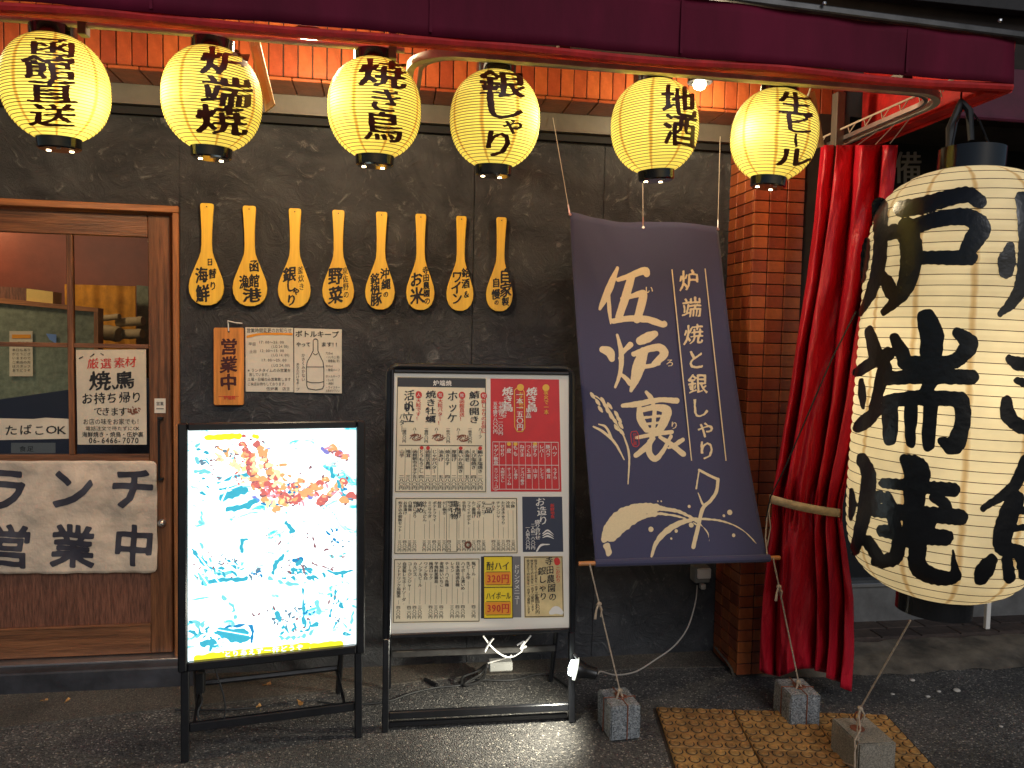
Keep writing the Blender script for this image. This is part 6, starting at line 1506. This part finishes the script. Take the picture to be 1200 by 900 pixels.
for r in range(3):
    for c_i in range(3):
        s_ = bpy.data.objects.new('tactile_slab', me); COL.objects.link(s_); s_.parent = tc_
        p = o_+ex*((c_i+1)*ts)+ey*(r*ts)-base
        s_.location = (p[0], p[1], random.uniform(-.002, .002)); s_.rotation_euler = (random.uniform(-.004, .004), random.uniform(-.004, .004), ra+math.pi)
        s_.location.x += 0; r2 = bpy.data.objects.new('dirt_ring', me2); COL.objects.link(r2); r2.parent = s_; r2['kind'] = 'stuff'
Bc = o_+ex*(-.01)+ey*(3*ts+.01); 
MB().box((-.008, -.008, -.02), (3*ts+.008, 3*ts+.008, .003), 0, (o_, ex, ey, np.array([0, 0, 1.]))).build('bedding', 'grout', tc_)

# ================================================================== CLIP LAMP, SOCKETS, CABLES
cl = thing('clip_lamp', 'small black clip lamp with white disc clamped to the right menu leg', 'lamp', at(680, 790, 2.72))
ca = at(672, 783, 2.70); cbk = at(700, 790, 2.68); dv = (cbk-ca)/np.linalg.norm(cbk-ca)
MB().tube([ca-dv*.018, ca-dv*.014, ca-dv*.004, ca], [.008, .027, .030, .026], 20).build('diffuser', 'bulb_cold', cl)
MB().tube([ca+dv*.006, ca+dv*.018, ca+dv*.045, ca+dv*.048, ca+dv*.085, ca+dv*.09], [.036, .038, .026, .024, .022, .012], 20).build('body', 'plastic_black', cl)
MB().tube([ca+dv*.004, ca+dv*.012], [.041, .041], 24).build('glass_ring', 'lamp_glass', cl)
MB().tube([ca+dv*.03+np.array([0, 0, .02]), ca+dv*.0+np.array([0, .0, .055])], .006, 6).build('clip', 'steel_dark', cl)
l = bpy.data.lights.new('clip_lamp_light', 'SPOT'); l.energy = 16; l.color = (1, .95, .78); l.spot_size = math.radians(150); l.spot_blend = .7; l.shadow_soft_size = .02
lo = bpy.data.objects.new('clip_lamp_light', l); COL.objects.link(lo); lo.location = tuple(ca-dv*.03+np.array([0, 0, .0])-np.zeros(3)); lo.rotation_euler = Vector((.75, -.10, .75)).to_track_quat('Z', 'Y').to_euler()
ob = thing('outlet_box', 'grey weatherproof socket box low on the dark wall under the banner', 'outlet', at(820, 672, 3.27))
p = at(820, 672, 3.27)
MB().box((p[0]-.037, 3.235, p[2]-.035), (p[0]+.037, YW-.0015, p[2]+.04), .006).build('box', 'grey_plastic', ob)
MB().box((p[0]-.030, 3.22, p[2]-.01), (p[0]+.034, 3.2345, p[2]+.036), .004).build('cover', 'white_plastic', ob)
MB().box((p[0]-.012, 3.22, p[2]-.06), (p[0]+.012, 3.25, p[2]-.0355), .004).build('plug', 'cable_grey', ob)
cd = cl
pts = [at(817, 686, 3.24), at(815, 705, 3.18), at(806, 735, 3.1), at(790, 757, 3.02), at(768, 773, 2.95), at(745, 787, 2.88), at(722, 791, 2.80), at(705, 787, 2.72), cbk]
cc_ = catmull([(p_[0], p_[1], p_[2]) for p_ in pts], 5) if False else pts
def smooth3(pts, n=6):
    P = np.array(pts); Q = np.vstack([2*P[0]-P[1], P, 2*P[-1]-P[-2]]); out = []
    for i in range(1, len(Q)-2):
        for k in range(n):
            t = k/n; a, b_, c_, d = Q[i-1:i+3]; out.append(.5*((2*b_)+(c_-a)*t+(2*a-5*b_+4*c_-d)*t*t+(3*b_-a-3*c_+d)*t**3))
    return out+[P[-1]]
MB().tube(smooth3(pts), .0032, 6).build('power_cable', 'cable_grey', cd)
MB().tube([at(1010*0+806, 735, 3.1), at(800, 745, 3.07)], .0034, 6)
wc = thing('white_cord', 'tangled white cord hanging below the menu board', 'cord', at(600, 775, 2.9))
MB().tube(smooth3([at(566, 745, 2.84), at(575, 757, 2.86), at(587, 767, 2.88), at(598, 770, 2.88), at(610, 764, 2.86), at(614, 755, 2.84), at(622, 745, 2.82)]), .0035, 6).build('cable', 'white_plastic', wc)
MB().tube(smooth3([at(578, 748, 2.85), at(572, 756, 2.85), at(568, 764, 2.84)]), .004, 6).build('knot', 'white_plastic', wc)
MB().tube(smooth3([at(606, 756, 2.84), at(614, 752, 2.83), at(610, 760, 2.83), at(617, 757, 2.83)]), .004, 6).build('knot', 'white_plastic', wc)
MB().tube(smooth3([at(572, 777, 2.95), at(585, 773, 2.93), at(596, 770, 2.9), at(600, 768, 2.9)]), .003, 6).build('cable', 'white_plastic', wc)
ad = thing('power_adapter', 'pale grey power adapter box lying below the menu board', 'adapter', gz(590, 784, .08))
q = at(588, 778, 2.98); MB().box((q[0]-.055, 2.95, q[2]-.02), (q[0]+.04, 3.0, q[2]+.018), .005).build('box', 'grey_plastic', ad)
q2 = at(571, 781, 2.97); MB().tube([q2, at(580, 780, 2.96)], [.006, .012], 8).build('plug', 'cable_grey', ad)
bc = thing('extension_cord', 'bundled black extension cord lying on the ground behind the signboards', 'cord', gz(545, 800))
MB().tube(smooth3([gz(372, 822, .01), gz(400, 826, .008), gz(430, 825, .008), gz(458, 821, .008), gz(480, 813, .008), gz(510, 806, .008), gz(540, 803, .008), gz(560, 797, .010), gz(600, 797, .008), gz(640, 790, .01), gz(672, 810, .01)]), .004, 6).build('cable', 'rubber', bc)
MB().tube(smooth3([gz(541, 801, .02), gz(543, 793, .03), gz(560, 786, .04), gz(570, 779, .07), gz(563, 790, .03), gz(548, 799, .02), gz(545, 803, .015), gz(560, 800, .02), gz(568, 790, .03), gz(569, 782, .05)]), .006, 6).build('bundle', 'rubber', bc)
lc = thing('sign_cord', 'black looped cord and plug hanging under the lightbox sign', 'cord', at(234, 820, 2.75))
MB().box(tuple(at(230, 812, 2.76)-np.array([0, .015, 0])), tuple(at(240, 786, 2.76)+np.array([0, .015, 0])), .004).build('transformer', 'plastic_black', lc)
MB().tube(smooth3([at(235, 812, 2.75), at(237, 822, 2.72), at(232, 835, 2.70), at(236, 850, 2.69), at(245, 858, 2.68), at(258, 850, 2.68), at(264, 835, 2.69), at(262, 815, 2.70), at(254, 790, 2.72), at(252, 784, 2.72)]), .003, 6).build('cable', 'rubber', lc)
MB().tube(smooth3([gz(205, 832, .01), gz(240, 832, .01), gz(275, 831, .01), gz(300, 829, .008)]), .0035, 6).build('cable', 'rubber', lc)
# pen-like black thing and litter on ground
tag(MB().tube([gz(498, 796, .01), gz(512, 803, .01)], .008, 8).build('cable_plug', 'plastic_black', None, loc=gz(505, 800, 0)), 'small black plug lying on the ground under the menu board', 'plug')
for i, (px, py, s1, ry) in enumerate(((52, 822, .016, .2), (79, 822, .020, 1.3), (313, 803, .020, .4), (352, 824, .026, 2.0), (303, 828, .014, .9))):
    p = gz(px, py, .012); n = 10; Vs = []
    for k_ in range(n):
        a_ = 6.283*k_/n; r_ = s1*(.55+.45*abs(math.cos(a_)))*(1 if k_ % 2 else .8); xx, yy = r_*math.cos(a_), .6*r_*math.sin(a_)
        Vs.append(p+np.array([xx*math.cos(ry)-yy*math.sin(ry), xx*math.sin(ry)+yy*math.cos(ry), .006*math.sin(a_*2)+.004]))
    where = ['left one of the pair by the door step', 'right one of the pair by the door step', 'under the lightbox near the rear bar', 'largest, on the ground under the lightbox', 'small one between the lightbox legs'][i]
    b = MB().add([p]+Vs, [(0, k_+1, (k_+1) % n+1) for k_ in range(n)]); tag(b.build('fallen_leaf', 'leaf_dry', None, loc=p, solid=.0008), f'dry orange-brown fallen leaf, {where}', 'leaf', 'dry leaves on the ground')
for i, (px, py, s1, lab) in enumerate(((1069, 798, .010, 'white pebble nearest the kerb on the dark asphalt right'), (1100, 811, .008, 'small pebble left of the largest one on the dark asphalt'), (1121, 810, .013, 'largest white pebble on the dark asphalt at right'), (1087, 817, .009, 'pebble below its neighbours on the dark asphalt'), (1046, 814, .007, 'tiny pebble between the tactile paving and the rope'), (1173, 852, .007, 'lone pebble far right on the dark asphalt'), (868, 791, .009, 'pale scrap beside the pavement edge under the banner'))):
    p = gz(px, py, 0); bm = bmesh.new(); bmesh.ops.create_icosphere(bm, subdivisions=2, radius=1)
    for v in bm.verts: v.co = Vector((v.co.x*s1*1.3, v.co.y*s1, v.co.z*s1*.5+s1*.4))*(1+random.uniform(-.12, .12))
    me = bpy.data.meshes.new('pebble'); bm.to_mesh(me); bm.free(); me.shade_smooth(); me.materials.append(MAT['stone_white'])
    o = bpy.data.objects.new('pebble', me); COL.objects.link(o); o.location = tuple(p); tag(o, lab, 'pebble', 'pale pebbles on the asphalt')
